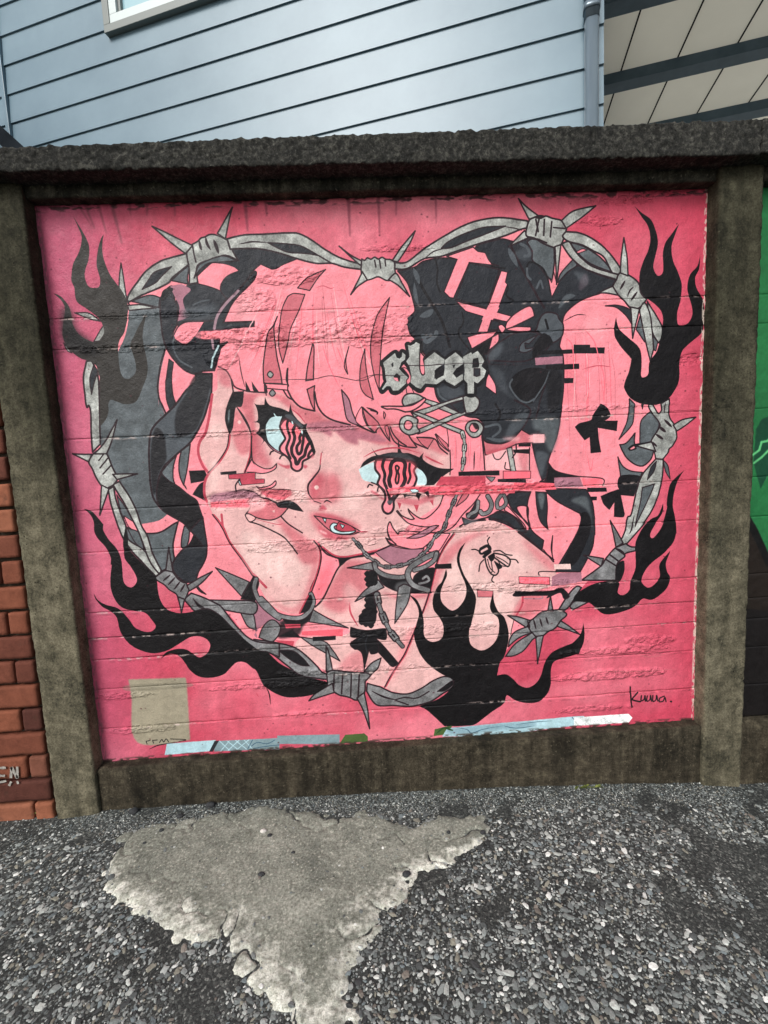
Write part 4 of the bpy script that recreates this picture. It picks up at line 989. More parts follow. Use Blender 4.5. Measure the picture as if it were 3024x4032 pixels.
T q 5 | D 420,1240 500,1340 540,1500
T q 5 | H 260,60 320,130 330,350
T q 5 | H 540,230 580,400 570,600
T q 4 | H 440,1020 470,1150 490,1040
# signature
L k 6 | L 998,1460 1002,1540 1010,1625
L k 6 | L 1060,1505 1015,1555 1030,1570 1080,1580
L k 5 | L 1088,1530 1086,1572 1110,1562 1117,1530 1122,1576
L k 5 | L 1136,1532 1133,1575 1157,1564 1164,1530 1170,1576
L k 5 | L 1182,1530 1182,1576 1206,1566 1213,1530 1222,1575
L k 5 | L 1275,1535 1240,1550 1235,1580 1265,1575 1280,1545 1290,1580
L k 7 | L 1328,1578 1334,1580
# spray mark by the blank tag
B x 5 1 | I 425,985! 890,970! 905,1040 930,1480! 500,1500 450,1120
B X 4 .5 | I 430,1030 900,1015 900,1050 440,1080
T k 4 | I 570,1485 580,1515
T k 4 | I 570,1490 610,1480
L k 3 | I 625,1480 630,1505
T k 4 | I 625,1482 670,1478
L k 3 | I 680,1500 700,1475 715,1495 735,1470 755,1495
L k 3 | I 770,1470 880,1475 890,1482 840,1490
T k 5 | I 595,1555 680,1520 840,1495
# old painting left along the bottom edge
P Y 0 | I 740,1510 1140,1480 1110,1570 720,1605
P Z 0 | I 1135,1490 1659,1462 1659,1555 1125,1575
P Z 0 | J 190,1650 700,1640 700,1720 190,1720
P G 0 | J 745,1645 900,1632 930,1659 930,1700 700,1715
P d 0 | I 1130,1488 1165,1486 1115,1575 1085,1575
L Y 3 | I 1170,1490 1250,1565
L Y 3 | I 1230,1487 1320,1560
L Y 3 | I 1300,1483 1390,1556
L Y 3 | I 1370,1480 1440,1555
L Y 3 | I 1250,1487 1180,1570
L Y 3 | I 1330,1482 1240,1565
L Y 3 | I 1410,1478 1310,1560
L b 3 | I 1440,1478 1400,1555
L b 3 | I 1430,1530 1480,1500 1560,1510 1620,1480
L b 3 | I 1450,1550 1560,1530 1659,1520
P G 0 | K 440,1600 520,1580 580,1570 560,1640 430,1655
P Y 0 | K 540,1590 800,1565 1560,1495 1659,1490 1659,1560 1000,1640 500,1660
T b 4 | K 600,1580 700,1600 740,1630 830,1600 1000,1570
T b 4 | K 1000,1570 1100,1590 1250,1570
T b 3 | K 1100,1560 1250,1540 1400,1530
B b 12 .3 | K 600,1585 1200,1540 1200,1580 620,1640
L b 3 | K 1560,1500 1590,1535
T j 8 | K 450,1640 510,1590 570,1590
T j 8 | K 500,1585 560,1600 590,1610
P i 0 | L 539,1709 985,1680 1016,1712 985,1752 539,1779
T o 3 | B 490,1445 700,1440 900,1435 1050,1410 1280,1450 1400,1405 1500,1410
T o 3 | G 0,410 150,365 260,370 430,370
T o 2.5 | G 440,290 640,285 880,270 1050,275 1300,285 1480,270
T m 3 | D 270,410 400,420 450,440 510,400
T m 4 | D 510,340 560,325 590,345 650,330
T m 4 | D 690,225 790,175 860,158
T m 5 | D 880,150 1000,155
T m 4 | H 400,320 520,290 640,300
T m 3 | B 920,690 980,675 1040,695 1070,685
T m 4 | I 1470,1095 1490,1125
T K 5 | J 100,1260 125,1310 135,1395
T l 3 | F 960,1050 1080,1060 1240,1040 1400,1060
T m 3 | F 400,1120 600,1170 650,1160
T r 5 | L 490,1365 700,1330 1050,1330 1390,1315
T r 6 | L 600,1180 800,1150 960,1150
T r 4 | L 640,1000 900,970 1500,930
T r 4 | L 1030,1180 1150,1215 1320,1185
"""
W2, PH = 1.0182, 1.75                       # half width and height of the painted bay
# ------------------------------------------------------------------ ground
def ground():
    xs = np.unique(np.r_[np.linspace(-60, -3, 12), np.linspace(-3, 3, 121), np.linspace(3, 60, 12)])
    ys = np.unique(np.r_[np.linspace(-60, -2.4, 12), np.linspace(-2.4, .1, 61), np.linspace(.1, 60, 14)])
    X, Y = np.meshgrid(xs, ys); P = np.stack([X.ravel(), Y.ravel(), ground_z(X.ravel())], 1)
    near = (np.abs(P[:, 0]) < 3.1) & (P[:, 1] > -2.5) & (P[:, 1] < .2)
    P[:, 2] += near * (.006 * vnoise(P, .35, 3) + .004 * vnoise(P, .11, 4)) - near * .0008
    m = M('asphalt', .85, .3)
    vor = m.n('ShaderNodeTexVoronoi', Scale=190.); m.l(m.coord(), vor.inputs['Vector'])
    ve = m.n('ShaderNodeTexVoronoi', Scale=190., feature='DISTANCE_TO_EDGE'); m.l(m.coord(), ve.inputs['Vector'])
    sep = m.n('ShaderNodeSeparateColor'); m.l(vor.outputs['Color'], sep.inputs[0])
    stone = m.ramp(sep.outputs[0], [(0, (44, 46, 45)), (.5, (66, 68, 66)), (.8, (92, 95, 91)), (1, (140, 142, 136))])
    tar = m.ramp(m.noise(60, 6, .7), [(.3, (44, 47, 46)), (.7, (94, 98, 95))])
    gap = m.ramp(ve.outputs['Distance'], [(.02, (0, 0, 0, 1)), (.09, WHITE)])
    c = m.mix(gap, tar, stone)
    c = m.mix(.75, c, m.ramp(m.noise(2.6, 5, .6), [(.35, (.55, .55, .55, 1)), (.65, WHITE)]), 'MULTIPLY')
    m.bump(gap, .8, .004); m.bump(m.noise(220, 4, .7), .5, .002)
    o = link('ground', mesh_np('ground', P, grid_faces(len(xs), len(ys))), None, m.base(c)); tag(o, kind='structure'); o['label'] = 'old asphalt alley with its stones worn bare'
ground()
def reflector():  # unseen pale ground, added to bounce light up to the overhang
    m = M('reflector_pale', .9, .2); c = m.ramp(m.noise(4, 7, .65), [(.3, (176, 172, 160)), (.7, (206, 202, 190))]); m.bump(m.noise(90, 5, .7), .4, .003)
    xs, ys = np.linspace(-20, 20, 41), np.linspace(.2, 24, 25); X, Y = np.meshgrid(xs, ys); P = np.stack([X.ravel(), Y.ravel(), ground_z(X.ravel()) + .03], 1)
    o = link('reflector', mesh_np('reflector', P, grid_faces(41, 25)), None, m.base(c)); tag(o, 'unseen pale yard behind the wall', kind='structure')
reflector()
def zone_ground(P): return ground_z(P[:, 0]) + .006 * vnoise(np.c_[P[:, :2], ground_z(P[:, 0])], .35, 3) + .004 * vnoise(np.c_[P[:, :2], ground_z(P[:, 0])], .11, 4)
def z7(*q): return [(x / 1.0369, 3000 + y / 1.0369) for x, y in q]
def z8(*q): return [(1500 + x * .9186, 3000 + y * .9186) for x, y in q]
PATCH = on_ground(z7((500, 285), (480, 325), (450, 370), (435, 430), (430, 520), (470, 550), (505, 590), (560, 632), (640, 655), (690, 685), (740, 715), (820, 752), (890, 742), (925, 790), (960, 845), (1000, 890), (1030, 940), (1090, 970), (1130, 1000), (1190, 1035), (1200, 1090), (1240, 1180), (1480, 1180), (1470, 1060), (1425, 1000), (1445, 900), (1470, 800), (1510, 740), (1550, 680), (1600, 610))
      + z8((0, 690), (60, 630), (120, 545), (165, 490), (250, 450), (330, 420), (390, 395), (440, 350), (458, 290), (440, 225), (380, 215), (270, 225), (190, 255), (140, 285), (90, 250), (0, 222)) + z7((1400, 215), (1240, 190), (1130, 180), (1000, 190), (870, 210), (700, 245), (590, 262)))
def patch_dist(Q):
    """signed distance to the outline of the cement patch (positive inside)"""
    A = PATCH[:, :2]; B = np.roll(A, -1, 0); best = np.full(len(Q), 9.); ins = np.zeros(len(Q), bool)
    for a, b in zip(A, B):
        d = b - a; t = np.clip(((Q - a) @ d) / (d @ d), 0, 1); best = np.minimum(best, np.linalg.norm(Q - a - t[:, None] * d, axis=1))
        ins ^= ((a[1] > Q[:, 1]) != (b[1] > Q[:, 1])) & (Q[:, 0] < (b[0] - a[0]) * (Q[:, 1] - a[1]) / (b[1] - a[1] + 1e-12) + a[0])
    return np.where(ins, best, -best)
def cement_patch():
    lo, hi = PATCH[:, :2].min(0) - .03, PATCH[:, :2].max(0) + .03; st = .004
    nx, ny = int((hi[0] - lo[0]) / st), int((hi[1] - lo[1]) / st)
    X, Y = np.meshgrid(np.linspace(lo[0], hi[0], nx), np.linspace(lo[1], hi[1], ny)); P = np.c_[X.ravel(), Y.ravel(), np.zeros(nx * ny)]
    d = patch_dist(P[:, :2]) + .030 * vnoise(P, .04, 31) + .018 * vnoise(P, .012, 32)
    h = np.clip(d / .030, -1, 1); P[:, 2] = zone_ground(P) - .003 + .0065 * np.where(h > 0, np.sin(h * math.pi / 2), h) + .0016 * vnoise(P, .02, 33) + .0012 * vnoise(P, .008, 34) + .003 * vnoise(P, .12, 35)
    crack = np.abs(vnoise(P, .09, 36) + .35 * vnoise(P, .03, 37)); ed = np.clip(1 - d / .12, 0, 1)
    P[:, 2] -= .010 * ed * np.clip(1 - crack / .035, 0, 1)
    F = grid_faces(nx, ny); F = F[(d[F] > -.02).all(1)]
    me = mesh_np('cement_patch', P, F)
    south = np.clip((-.16 - P[:, 1]) / .22, 0, 1)
    rim = np.clip(1.0 - (d - .002) / (.016 + .055 * south ** 2) + 1.3 * vnoise(P, .025, 40) + 1.2 * vnoise(P, .008, 41), 0, 1) * np.clip(south * 2.2, 0, 1) * np.clip(1.15 + 2.2 * vnoise(P, .07, 39), .0, 1)
    at = me.attributes.new('rim', 'FLOAT', 'POINT'); at.data.foreach_set('value', rim.astype(np.float32))
    m = M('cement', .95, .1); a = m.n('ShaderNodeAttribute', attribute_name='rim')
    c = m.ramp(m.noise(11, 8, .72), [(.3, (108, 111, 103)), (.5, (140, 142, 131)), (.7, (168, 169, 157))])
    c = m.mix(m.ramp(m.noise(4, 6, .6), [(.5, (0, 0, 0, 1)), (.7, (.7, .7, .7, 1))]), c, lin((124, 127, 116)))
    c = m.mix(a.outputs['Fac'], c, m.ramp(m.noise(40, 5, .7), [(.3, (184, 186, 170)), (.6, (240, 240, 228))]))
    c = m.mix(.9, c, m.ramp(m.noise(150, 4, .8), [(.36, (.38, .38, .35, 1)), (.56, WHITE)]), 'MULTIPLY')
    c = m.mix(m.ramp(m.noise(150, 3, .6), [(.62, (0, 0, 0, 1)), (.66, (.8, .8, .8, 1))]), c, lin((186, 185, 170)))
    m.bump(m.noise(200, 4, .75), .8, .003)
    o = link('cement_patch', me, None, m.base(c)); tag(o, kind='structure'); o['label'] = 'wedge of old cement poured over the asphalt below the mural'
cement_patch()
def ico(sub):
    bm = bmesh.new(); bmesh.ops.create_icosphere(bm, subdivisions=sub, radius=1)
    V = np.array([v.co[:] for v in bm.verts]); F = np.array([[v.index for v in f.verts] for f in bm.faces]); bm.free(); return V, F
def pebbles():
    n = 150000; X = rng.uniform(-1.75, 1.75, n); Y = -.03 - 1.35 * rng.random(n) ** .85
    r = np.clip(rng.lognormal(math.log(.0026), .42, n), .0014, .0092)
    foot = Y > -.13; r[foot] *= .62
    extra = 7000; X = np.r_[X, rng.uniform(-1.1, 1.1, extra)]; Y = np.r_[Y, -.04 - .10 * rng.random(extra)]; r = np.r_[r, rng.uniform(.0014, .0028, extra)]; n += extra
    d = patch_dist(np.c_[X, Y]); keep = (d < .006 + .012 * rng.random(n)) | (rng.random(n) < .02)
    X, Y, r, d = X[keep], Y[keep], r[keep], d[keep]; n = len(X)
    dens = vnoise(np.c_[X, Y, 0 * X], .16, 71) + .6 * vnoise(np.c_[X, Y, 0 * X], .05, 72)
    keep = dens > -.22 + .12 * (rng.random(n) - .5); X, Y, r, d = X[keep], Y[keep], r[keep], d[keep]; n = len(X)
    o_ = np.argsort(-r); g = .001; occ = np.zeros((int(3.6 / g), int(1.5 / g)), bool); ok = np.zeros(n, bool)
    for i in o_:
        a0, b0, q = int((X[i] + 1.8) / g), int((-Y[i]) / g), max(int(r[i] * .92 / g), 1)
        v = occ[max(a0 - q, 0):a0 + q + 1, max(b0 - q, 0):b0 + q + 1]
        if v.mean() < .34: v[:] = True; ok[i] = True
    X, Y, r, d = X[ok], Y[ok], r[ok], d[ok]; n = len(X); print('stones', n)
    pal = np.array([lin(c)[:3] for c in ((102, 107, 105), (124, 129, 126), (146, 150, 146), (80, 84, 83), (172, 176, 170), (128, 126, 114), (206, 208, 202), (114, 108, 100), (110, 119, 120), (56, 58, 58))])
    ci = rng.choice(len(pal), n, p=[.18, .19, .15, .14, .09, .07, .04, .04, .06, .04]); C = pal[ci] * rng.uniform(.85, 1.45, (n, 1))
    for lim, sub, nm, lab in (((.0, .0052), 1, 'gravel', 'small worn stones showing through the asphalt'), ((.0052, 1), 2, 'coarse_gravel', 'larger pale stones scattered in the worn asphalt')):
        k = np.where((r > lim[0]) & (r <= lim[1]))[0]; V, F = ico(sub); m_ = len(k)
        a = rng.uniform(0, 2 * math.pi, m_); el = rng.uniform(.75, 1.5, m_); fl = rng.uniform(.14, .32, m_)
        L = V[None] * np.stack([r[k] * el, r[k] / el, r[k] * fl], 1)[:, None]; L = L * (1 + .62 * (rng.random((m_, len(V), 1)) - .5))
        R = np.stack([np.cos(a)[:, None] * L[..., 0] - np.sin(a)[:, None] * L[..., 1], np.sin(a)[:, None] * L[..., 0] + np.cos(a)[:, None] * L[..., 1], L[..., 2] + (rng.uniform(-.12, .12, m_)[:, None] * L[..., 0])], -1)
        gp = np.c_[X[k], Y[k], 0 * X[k]]; gz = zone_ground(gp) + np.where(d[k] > .012, .004, 0) - r[k] * .05
        R += np.stack([X[k], Y[k], gz], 1)[:, None]
        me = mesh_np(nm, R.reshape(-1, 3), (F[None] + (np.arange(m_) * len(V))[:, None, None]).reshape(-1, 3), False)
        col = me.color_attributes.new('stone', 'FLOAT_COLOR', 'POINT'); cc = np.ones((m_, len(V), 4), np.float32); cc[..., :3] = C[k][:, None]; col.data.foreach_set('color', cc.ravel())
        m = M(nm, .7, .35); at = m.n('ShaderNodeVertexColor', layer_name='stone')
        m.bump(m.noise(400, 3, .7), .4, .001)
        o = link(nm, me, None, m.base(m.mix(.6, at.outputs[0], m.ramp(m.noise(300, 3, .7), [(.3, (.5, .5, .5, 1)), (.65, WHITE)]), 'MULTIPLY'))); tag(o, lab, kind='stuff')
pebbles()
# ------------------------------------------------------------------ paint on the wall (pixels made here from the traced shapes)
def image_from(c, name):
    im = bpy.data.images.new(name, c.W, c.H, alpha=False); a = np.ones((c.H, c.W, 4), np.float32)
    a[..., :3] = np.clip(c.img[::-1], 0, 255) / 255; im.pixels.foreach_set(a.ravel()); im.pack(); return im
SEAM = [.118, .255, .357, .43, .515, .712, .846, 1.07, 1.34, 1.43]
def paint_mural():
    CW = 2400; CH = int(CW * PH / (2 * W2)); k = CW / (2 * W2)
    def to_px(P): q = on_y(P, 0.); return np.stack([(q[:, 0] + W2) * k, (PH - q[:, 2]) * k], 1)
    c = Canvas(CW, CH, to_px, k * 2 * W2 / 2490); sh = (CH, CW); r2 = np.random.default_rng(3)
    X = np.linspace(-W2, W2, CW, dtype=np.float32)[None]; Z = np.linspace(PH, 0, CH, dtype=np.float32)[:, None]
    # brushed pink ground: lighter rubbed clouds, deeper red to the right, mauve to the left with the post's shade painted in
    n = np.clip((fbm(sh, (420, 560), r2, 5) - .36) * 3.2, 0, 1)[..., None]
    bgc = np.array((190, 72, 92)) * (1 - n) + np.array((214, 116, 130)) * n
    lf = np.clip((-.74 - X + .1 * (Z - .6)) / .3, 0, 1)[..., None] * .75; bgc = bgc * (1 - lf) + np.array((176, 86, 114)) * lf
    rt = np.clip((X - .70) / .3, 0, 1)[..., None] * .7; bgc = bgc * (1 - rt) + np.array((186, 62, 84)) * rt
    c.img[:] = bgc; c.run(MURAL)
    # scuffs, brush streaks and grime of the paint layer
    g = (.93 + .14 * fbm(sh, (26, 26), r2, 4)) * (.94 + .12 * fbm(sh, (260, 30), r2, 4)); c.img *= g[..., None]
    fine = smooth_noise(sh, (2.2, 2.2), r2); c.img *= (1 + .10 * (fine - .5))[..., None]
    dark = c.img.mean(2) < 75; mott = np.clip(fbm(sh, (60, 60), r2, 5) - .5, 0, 1); c.img += (dark * mott * 22)[..., None]
    sat = c.img.max(2) - c.img.min(2); grey = np.clip((26 - sat) / 10, 0, 1) * np.clip((c.img.mean(2) - 78) / 20, 0, 1)
    c.img *= (1 + grey * ((fbm(sh, (30, 30), r2, 5) - .5) * .75 + (smooth_noise(sh, (3.5, 3.5), r2) - .5) * .22))[..., None]
    wear = fbm(sh, (9, 16), r2, 3)
    for z in SEAM:                                                    # rubbed paint along the board lines
        y = (PH - z) * k + 3 * np.sin(np.arange(CW) / 130.) ; a = np.exp(-((np.arange(CH)[:, None] - y[None]) / 4.5) ** 2)
        amt = a * np.clip((wear - .50) * 5, 0, 1) * np.clip((smooth_noise(sh, (900, 260), r2) - .42) * 4, 0, 1)
        c.img += amt[..., None] * (np.array((196, 176, 168)) - c.img) * .8
        a2 = np.exp(-((np.arange(CH)[:, None] - y[None] - 7) / 5) ** 2) * np.clip((wear - .45) * 3, 0, 1) * .20
        c.img *= (1 - a2)[..., None]
    P = lambda *q: to_px(np.array(q, float))
    for x0, y0, x1, y1, wd in ((305, 800, 360, 890, 5), (333, 800, 372, 900, 7), (385, 800, 420, 920, 6), (440, 805, 480, 960, 8), (510, 800, 515, 850, 5), (580, 800, 578, 850, 6), (685, 795, 690, 850, 5), (965, 795, 975, 910, 8), (1045, 790, 1050, 850, 6), (1372, 780, 1378, 930, 7), (1490, 775, 1495, 920, 6), (1715, 765, 1718, 880, 4), (1560, 775, 1560, 850, 4)):
        c.soft(np.vstack([P((x0 - wd, y0), (x0 + wd, y0)), P((x1 + wd * .4, y1), (x1 - wd * .4, y1))]), (112, 52, 66), 3, .62)
    for _ in range(330):                                              # pits in the concrete showing dark
        x, y = r2.random(2) * (CW, CH); r = r2.uniform(1.2, 3.0); th = np.linspace(0, 6.28, 8)
        c.soft(np.stack([x + r * np.cos(th) * 1.2, y + r * np.sin(th)], 1), (70, 30, 38), 1, .75)
    edge = fbm(sh, (14, 5), r2, 3)
    rb = np.clip((X - (W2 - .010)) / .004, 0, 1) * np.clip((edge - .40) * 6, 0, 1); c.img += rb[..., None] * (np.array((206, 190, 176)) - c.img) * .9
    lb = np.clip((-X - (W2 - .016)) / .008, 0, 1) * np.clip((edge - .42) * 6, 0, 1); c.img += lb[..., None] * (np.array((120, 80, 86)) - c.img) * .7
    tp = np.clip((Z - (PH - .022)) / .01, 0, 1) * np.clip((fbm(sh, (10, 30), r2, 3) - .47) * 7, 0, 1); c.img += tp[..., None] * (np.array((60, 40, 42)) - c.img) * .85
    bt = np.clip((.014 - Z) / .008, 0, 1) * np.clip((fbm(sh, (8, 24), r2, 3) - .42) * 7, 0, 1); c.img += bt[..., None] * (np.array((58, 48, 42)) - c.img) * .9
    im = image_from(c, 'mural_paint')
    # height of the crusty plaster, pores and paint ridges, finer than the mesh can carry
    H = .30 * fbm(sh, (7, 7), r2, 3) + .10 * fine; yy = np.arange(CH)[:, None] + .5; xx = np.arange(CW)[None] + .5
    for px, py, rx, ry, mm in ROUGH:
        (cx, cy), = P((px, py)); x0, x1 = int(max(cx - rx * 1.5, 0)), int(min(cx + rx * 1.5, CW)); y0, y1 = int(max(cy - ry * 2.2, 0)), int(min(cy + ry * 2.2, CH))
        if x1 - x0 < 8 or y1 - y0 < 8: continue
        s2 = (y1 - y0, x1 - x0); rr = np.sqrt(((xx[:, x0:x1] - cx) / rx) ** 2 + ((yy[y0:y1] - cy) / (ry * 1.15)) ** 2) + .9 * (fbm(s2, (40, 70), r2, 5) - .5)
        mk = np.clip((1 - rr) / .07, 0, 1); cr = fbm(s2, (9, 13), r2, 4); H[y0:y1, x0:x1] += mk * (.42 * np.sign(mm) + 2.6 * (cr - .5))
    for z in SEAM:
        y = (PH - z) * k + 4 * (fbm((1, CW), (1, 60), r2, 4)[0] - .5) * 4; a = np.exp(-((yy - y[None]) / 2.2) ** 2) * np.clip((smooth_noise(sh, (900, 200), r2) - .35) * 4, 0, 1)
        H -= a * .40
    hc = Canvas(8, 8, None, 1); hc.W, hc.H = CW, CH; hc.img = np.repeat((np.clip(H / 2.6 + .45, 0, 1) * 255)[..., None], 3, 2)
    hi = image_from(hc, 'mural_relief'); hi.colorspace_settings.name = 'Non-Color'; return im, hi
def painted(name, im, lo_x, wid, hi=None):
    m = M(name, .55, .22); tx = m.n('ShaderNodeTexImage', image=im, extension='EXTEND'); uv = m.n('ShaderNodeUVMap', uv_map='paint'); m.l(uv.outputs[0], tx.inputs[0])
    if hi:
        th = m.n('ShaderNodeTexImage', image=hi, extension='EXTEND'); m.l(uv.outputs[0], th.inputs[0]); m.bump(th.outputs[0], .85, .009)
    m.bump(m.noise(60, 6, .7), .22, .005); m.bump(m.noise(190, 4, .7), .30, .003)
    r = m.ramp(m.noise(30, 5, .7), [(.3, (.42, .42, .42, 1)), (.7, (.72, .72, .72, 1))]); m.l(r, m.b.inputs['Roughness'])
    return m.base(tx.outputs[0])
# rough, patched or spalled areas: (photo x, y, radius x, radius y, height in mm)
ROUGH = [(1180, 1310, 420, 38, 5), (1020, 1325, 220, 40, 3), (1130, 1085, 130, 30, 4), (1010, 1180, 90, 40, 3), (870, 1400, 60, 40, 5), (1450, 1290, 160, 55, 4), (640, 1365, 300, 14, 3), (1800, 1925, 420, 22, 6), (1000, 1965, 190, 32, -4), (1040, 1950, 110, 30, -4), (2100, 2305, 180, 26, 5), (1900, 2310, 160, 14, -4),
         (2420, 2560, 240, 16, 7), (2420, 2655, 250, 18, 9), (2560, 2520, 120, 20, 5), (2330, 2790, 150, 14, 3), (1350, 2640, 280, 16, 4), (1200, 2810, 120, 10, 4), (560, 2870, 130, 14, 4), (470, 2740, 120, 14, 4), (2440, 790, 160, 14, -4), (2350, 870, 110, 16, 3), (2620, 760, 120, 10, -4), (1560, 975, 130, 12, 3), (2720, 1415, 50, 22, -5), (1700, 2080, 300, 14, 3), (1650, 2480, 300, 18, 3), (2200, 1610, 420, 10, 3), (1010, 1700, 420, 10, 2.5), (560, 1240, 260, 12, 3), (1200, 2145, 260, 22, 3), (1150, 2690, 300, 14, 3)]
def relief(x, z):
    P = np.c_[x, 0 * x, z]; h = .0022 * vnoise(P, .25, 41) + .0016 * vnoise(P, .06, 42) + .0012 * vnoise(P, .02, 43) + .0007 * vnoise(P, .009, 44)
    for px, py, rx, ry, mm in ROUGH:
        c = on_y(np.array([[px, py]]), 0.)[0]; s = 2 * W2 / 2490; u = (x - c[0]) / (rx * s); v = (z - c[2]) / (ry * s) + .5 * vnoise(P, .12, int(px))
        near = u * u + v * v < 1.6; q = P[near]
        if not len(q): continue
        rr = np.sqrt(u[near] ** 2 + v[near] ** 2) + .55 * vnoise(q, .05, int(py)) + .25 * vnoise(q, .016, int(px + py))
        mask = np.clip((1 - rr) / .10, 0, 1)
        h[near] += mask * mm * .001 * (.5 + .6 * vnoise(q, .018, 46) + .9 * vnoise(q, .009, 47) + .5 * vnoise(q * [1, 1, 2.5], .03, 48))
    return h
def planks(x0, x1, mat, parent, u0, uw, seed):
    zs = [0.] + SEAM + [PH]; st = .0042
    for i in range(len(zs) - 1):
        z0, z1 = zs[i], zs[i + 1]; nx, nz = int((x1 - x0) / st), max(int((z1 - z0) / st), 6)
        X, Z = np.meshgrid(np.linspace(x0, x1, nx), np.linspace(z0, z1, nz)); x, z = X.ravel(), Z.ravel()
        rs = np.random.default_rng(seed * 50 + i); lean = rs.uniform(-.0006, .0006); off = rs.uniform(-.0004, .0004)
        h = relief(x, z) + off + lean * (2 * (z - z0) / (z1 - z0) - 1)
        P = np.c_[x, 0 * x, z]; e = np.minimum(z - z0, z1 - z); e = np.where((z < .002) | (z > PH - .002), 9, e) if i in (0, len(zs) - 2) else e
        wv = np.clip(.0045 + .012 * vnoise(P, .06, 61) + .008 * vnoise(P, .014, 62), .0012, .014)
        h -= .0013 * np.clip(1 - e / wv, 0, 1) ** 1.5 * np.clip(.75 + 1.6 * vnoise(P * [1, 1, 0] + [0, 0, z0], .22, 63), .03, 1)
        V = np.c_[x, -h, z]
        ring = np.r_[np.arange(nx), np.arange(1, nz) * nx + nx - 1, (nz - 1) * nx + np.arange(nx - 2, -1, -1), np.arange(nz - 2, 0, -1) * nx]
        B = V[ring].copy(); B[:, 1] = .07; nb = len(ring); off_ = len(V); j = np.arange(nb); j2 = (j + 1) % nb
        F = np.vstack([grid_faces(nx, nz), np.stack([ring[j2], ring[j], j + off_, j2 + off_], 1)])
        VV = np.vstack([V, B]); me = mesh_np('concrete_plank', VV, F)
        uvl = me.uv_layers.new(name='paint'); li = np.empty(len(me.loops), np.int32); me.loops.foreach_get('vertex_index', li)
        uv = np.stack([(VV[:, 0] - u0) / uw, np.clip(np.r_[z, z[ring]] / PH, .001, .999)], 1).astype(np.float32)[li]; uvl.data.foreach_set('uv', uv.ravel())
        link('concrete_plank', me, parent, mat)
fence = empty('concrete_fence', (0, 0, -.17), 'weathered concrete post and panel wall with a large pink mural painted on it', 'wall')
_im, _hi = paint_mural(); MP = (_im, -W2, 2 * W2, _hi)
planks(-W2 - .03, W2 + .03, painted('mural_paint', *MP), fence, -W2, 2 * W2, 1)
def paint_side():
    CW = 700; k = CW / 2.0; CH = int(PH * k); X0 = 1.155
    def to_px(P): q = on_y(P, 0.); return np.stack([(q[:, 0] - X0) * k, (PH - q[:, 2]) * k], 1)
    c = Canvas(CW, CH, to_px, k * 2.0364 / 2490); sh = (CH, CW); r2 = np.random.default_rng(8)
    c.img[:] = (34, 104, 58); W = lambda *q: np.stack([[(x - X0) * k, (PH - z) * k] for x, z in q])
    c.fill(W((1.17, .68), (1.21, .66), (1.30, .50), (1.7, .36), (2.4, .5), (3.2, .4), (3.2, 0), (1.17, 0)), (20, 17, 17))
    c.fill(W((1.15, .67), (1.205, .665), (1.25, .56), (1.33, .46), (1.3, .38), (1.15, .40)), (30, 24, 20))
    c.stroke(W((1.18, .72), (1.215, .66), (1.27, .55), (1.36, .46)), (14, 14, 14), 30)
    c.fill(on_px(to_px, ((2978, 1690), (3000, 1650), (3024, 1640), (3080, 1600), (3120, 1750), (3070, 1880), (3024, 1870), (2996, 1925), (2968, 1820))), (18, 62, 42))
    for L in (((2966, 1790), (2990, 1772), (3000, 1740), (3024, 1735), (3060, 1700)), ((2970, 1822), (3000, 1800), (3030, 1770))): c.stroke(on_px(to_px, L), (92, 176, 112), 9)
    c.fill(W((1.5, 1.2), (1.8, 1.5), (2.1, 1.1), (1.9, .8)), (24, 84, 52)); c.stroke(W((1.4, 1.0), (1.7, 1.3), (2.0, .95)), (92, 176, 112), 10)
    for _ in range(26):
        x, z = r2.uniform(1.2, 2.4), r2.uniform(.05, .4); c.stroke(W((x, z), (x + r2.uniform(.02, .08), z + r2.uniform(-.01, .02))), (150, 146, 138), r2.uniform(1, 2.2))
    c.img *= ((.86 + .25 * fbm(sh, (40, 40), r2, 4)) * (1 + .1 * (smooth_noise(sh, (2, 2), r2) - .5)))[..., None]
    return image_from(c, 'green_paint')
def on_px(f, pts): return f(np.array(pts, float))
planks(1.13, 3.19, painted('green_paint', paint_side(), 1.155, 2.0), fence, 1.155, 2.0, 2)
# ------------------------------------------------------------------ the concrete frame
m_post = concrete('post_concrete', (66, 64, 52), (106, 101, 84), (134, 128, 108), (52, 52, 43), .35, .4, .6, .85)
m_beam = concrete('beam_concrete', (42, 42, 38), (72, 70, 62), (112, 109, 96), (24, 27, 25), .7, .85)
m_cop = concrete('coping_concrete', (30, 31, 30), (54, 54, 51), (100, 99, 92), (24, 27, 26), .3, .25, .9, None, 85)
m_kerb = concrete('base_concrete', (44, 40, 32), (70, 64, 53), (100, 93, 78), (34, 33, 26), .5, .7)
rough_box('pillar', (-1.155, -.05, -.3), (-1.018, .12, 1.79), .0075, .006, .0020, m_post, fence, 1)
rough_box('pillar', (1.018, -.05, -.4), (1.155, .12, 1.79), .0075, .006, .0020, m_post, fence, 2)
rough_box('pillar', (3.19, -.05, -.5), (3.33, .12, 1.79), .02, .009, .0035, m_post, fence, 3)
rough_box('top_beam', (-1.0205, -.036, PH), (1.0205, .11, 1.80), .0075, .005, .0024, m_beam, fence, 4)
rough_box('top_beam', (1.153, -.036, PH), (3.192, .11, 1.80), .015, .006, .004, m_beam, fence, 5)
def hollow(P):
    low = (P[:, 2] < -.135) & (P[:, 0] > -.33) & (P[:, 0] < -.10); P[:, 2] += low * .022 * np.clip(.8 + 1.4 * vnoise(P, .05, 91), 0, 2); return P
rough_box('base_beam', (-1.0205, -.037, -.3), (1.0205, .11, .001), .0075, .006, .0024, m_kerb, fence, 6)
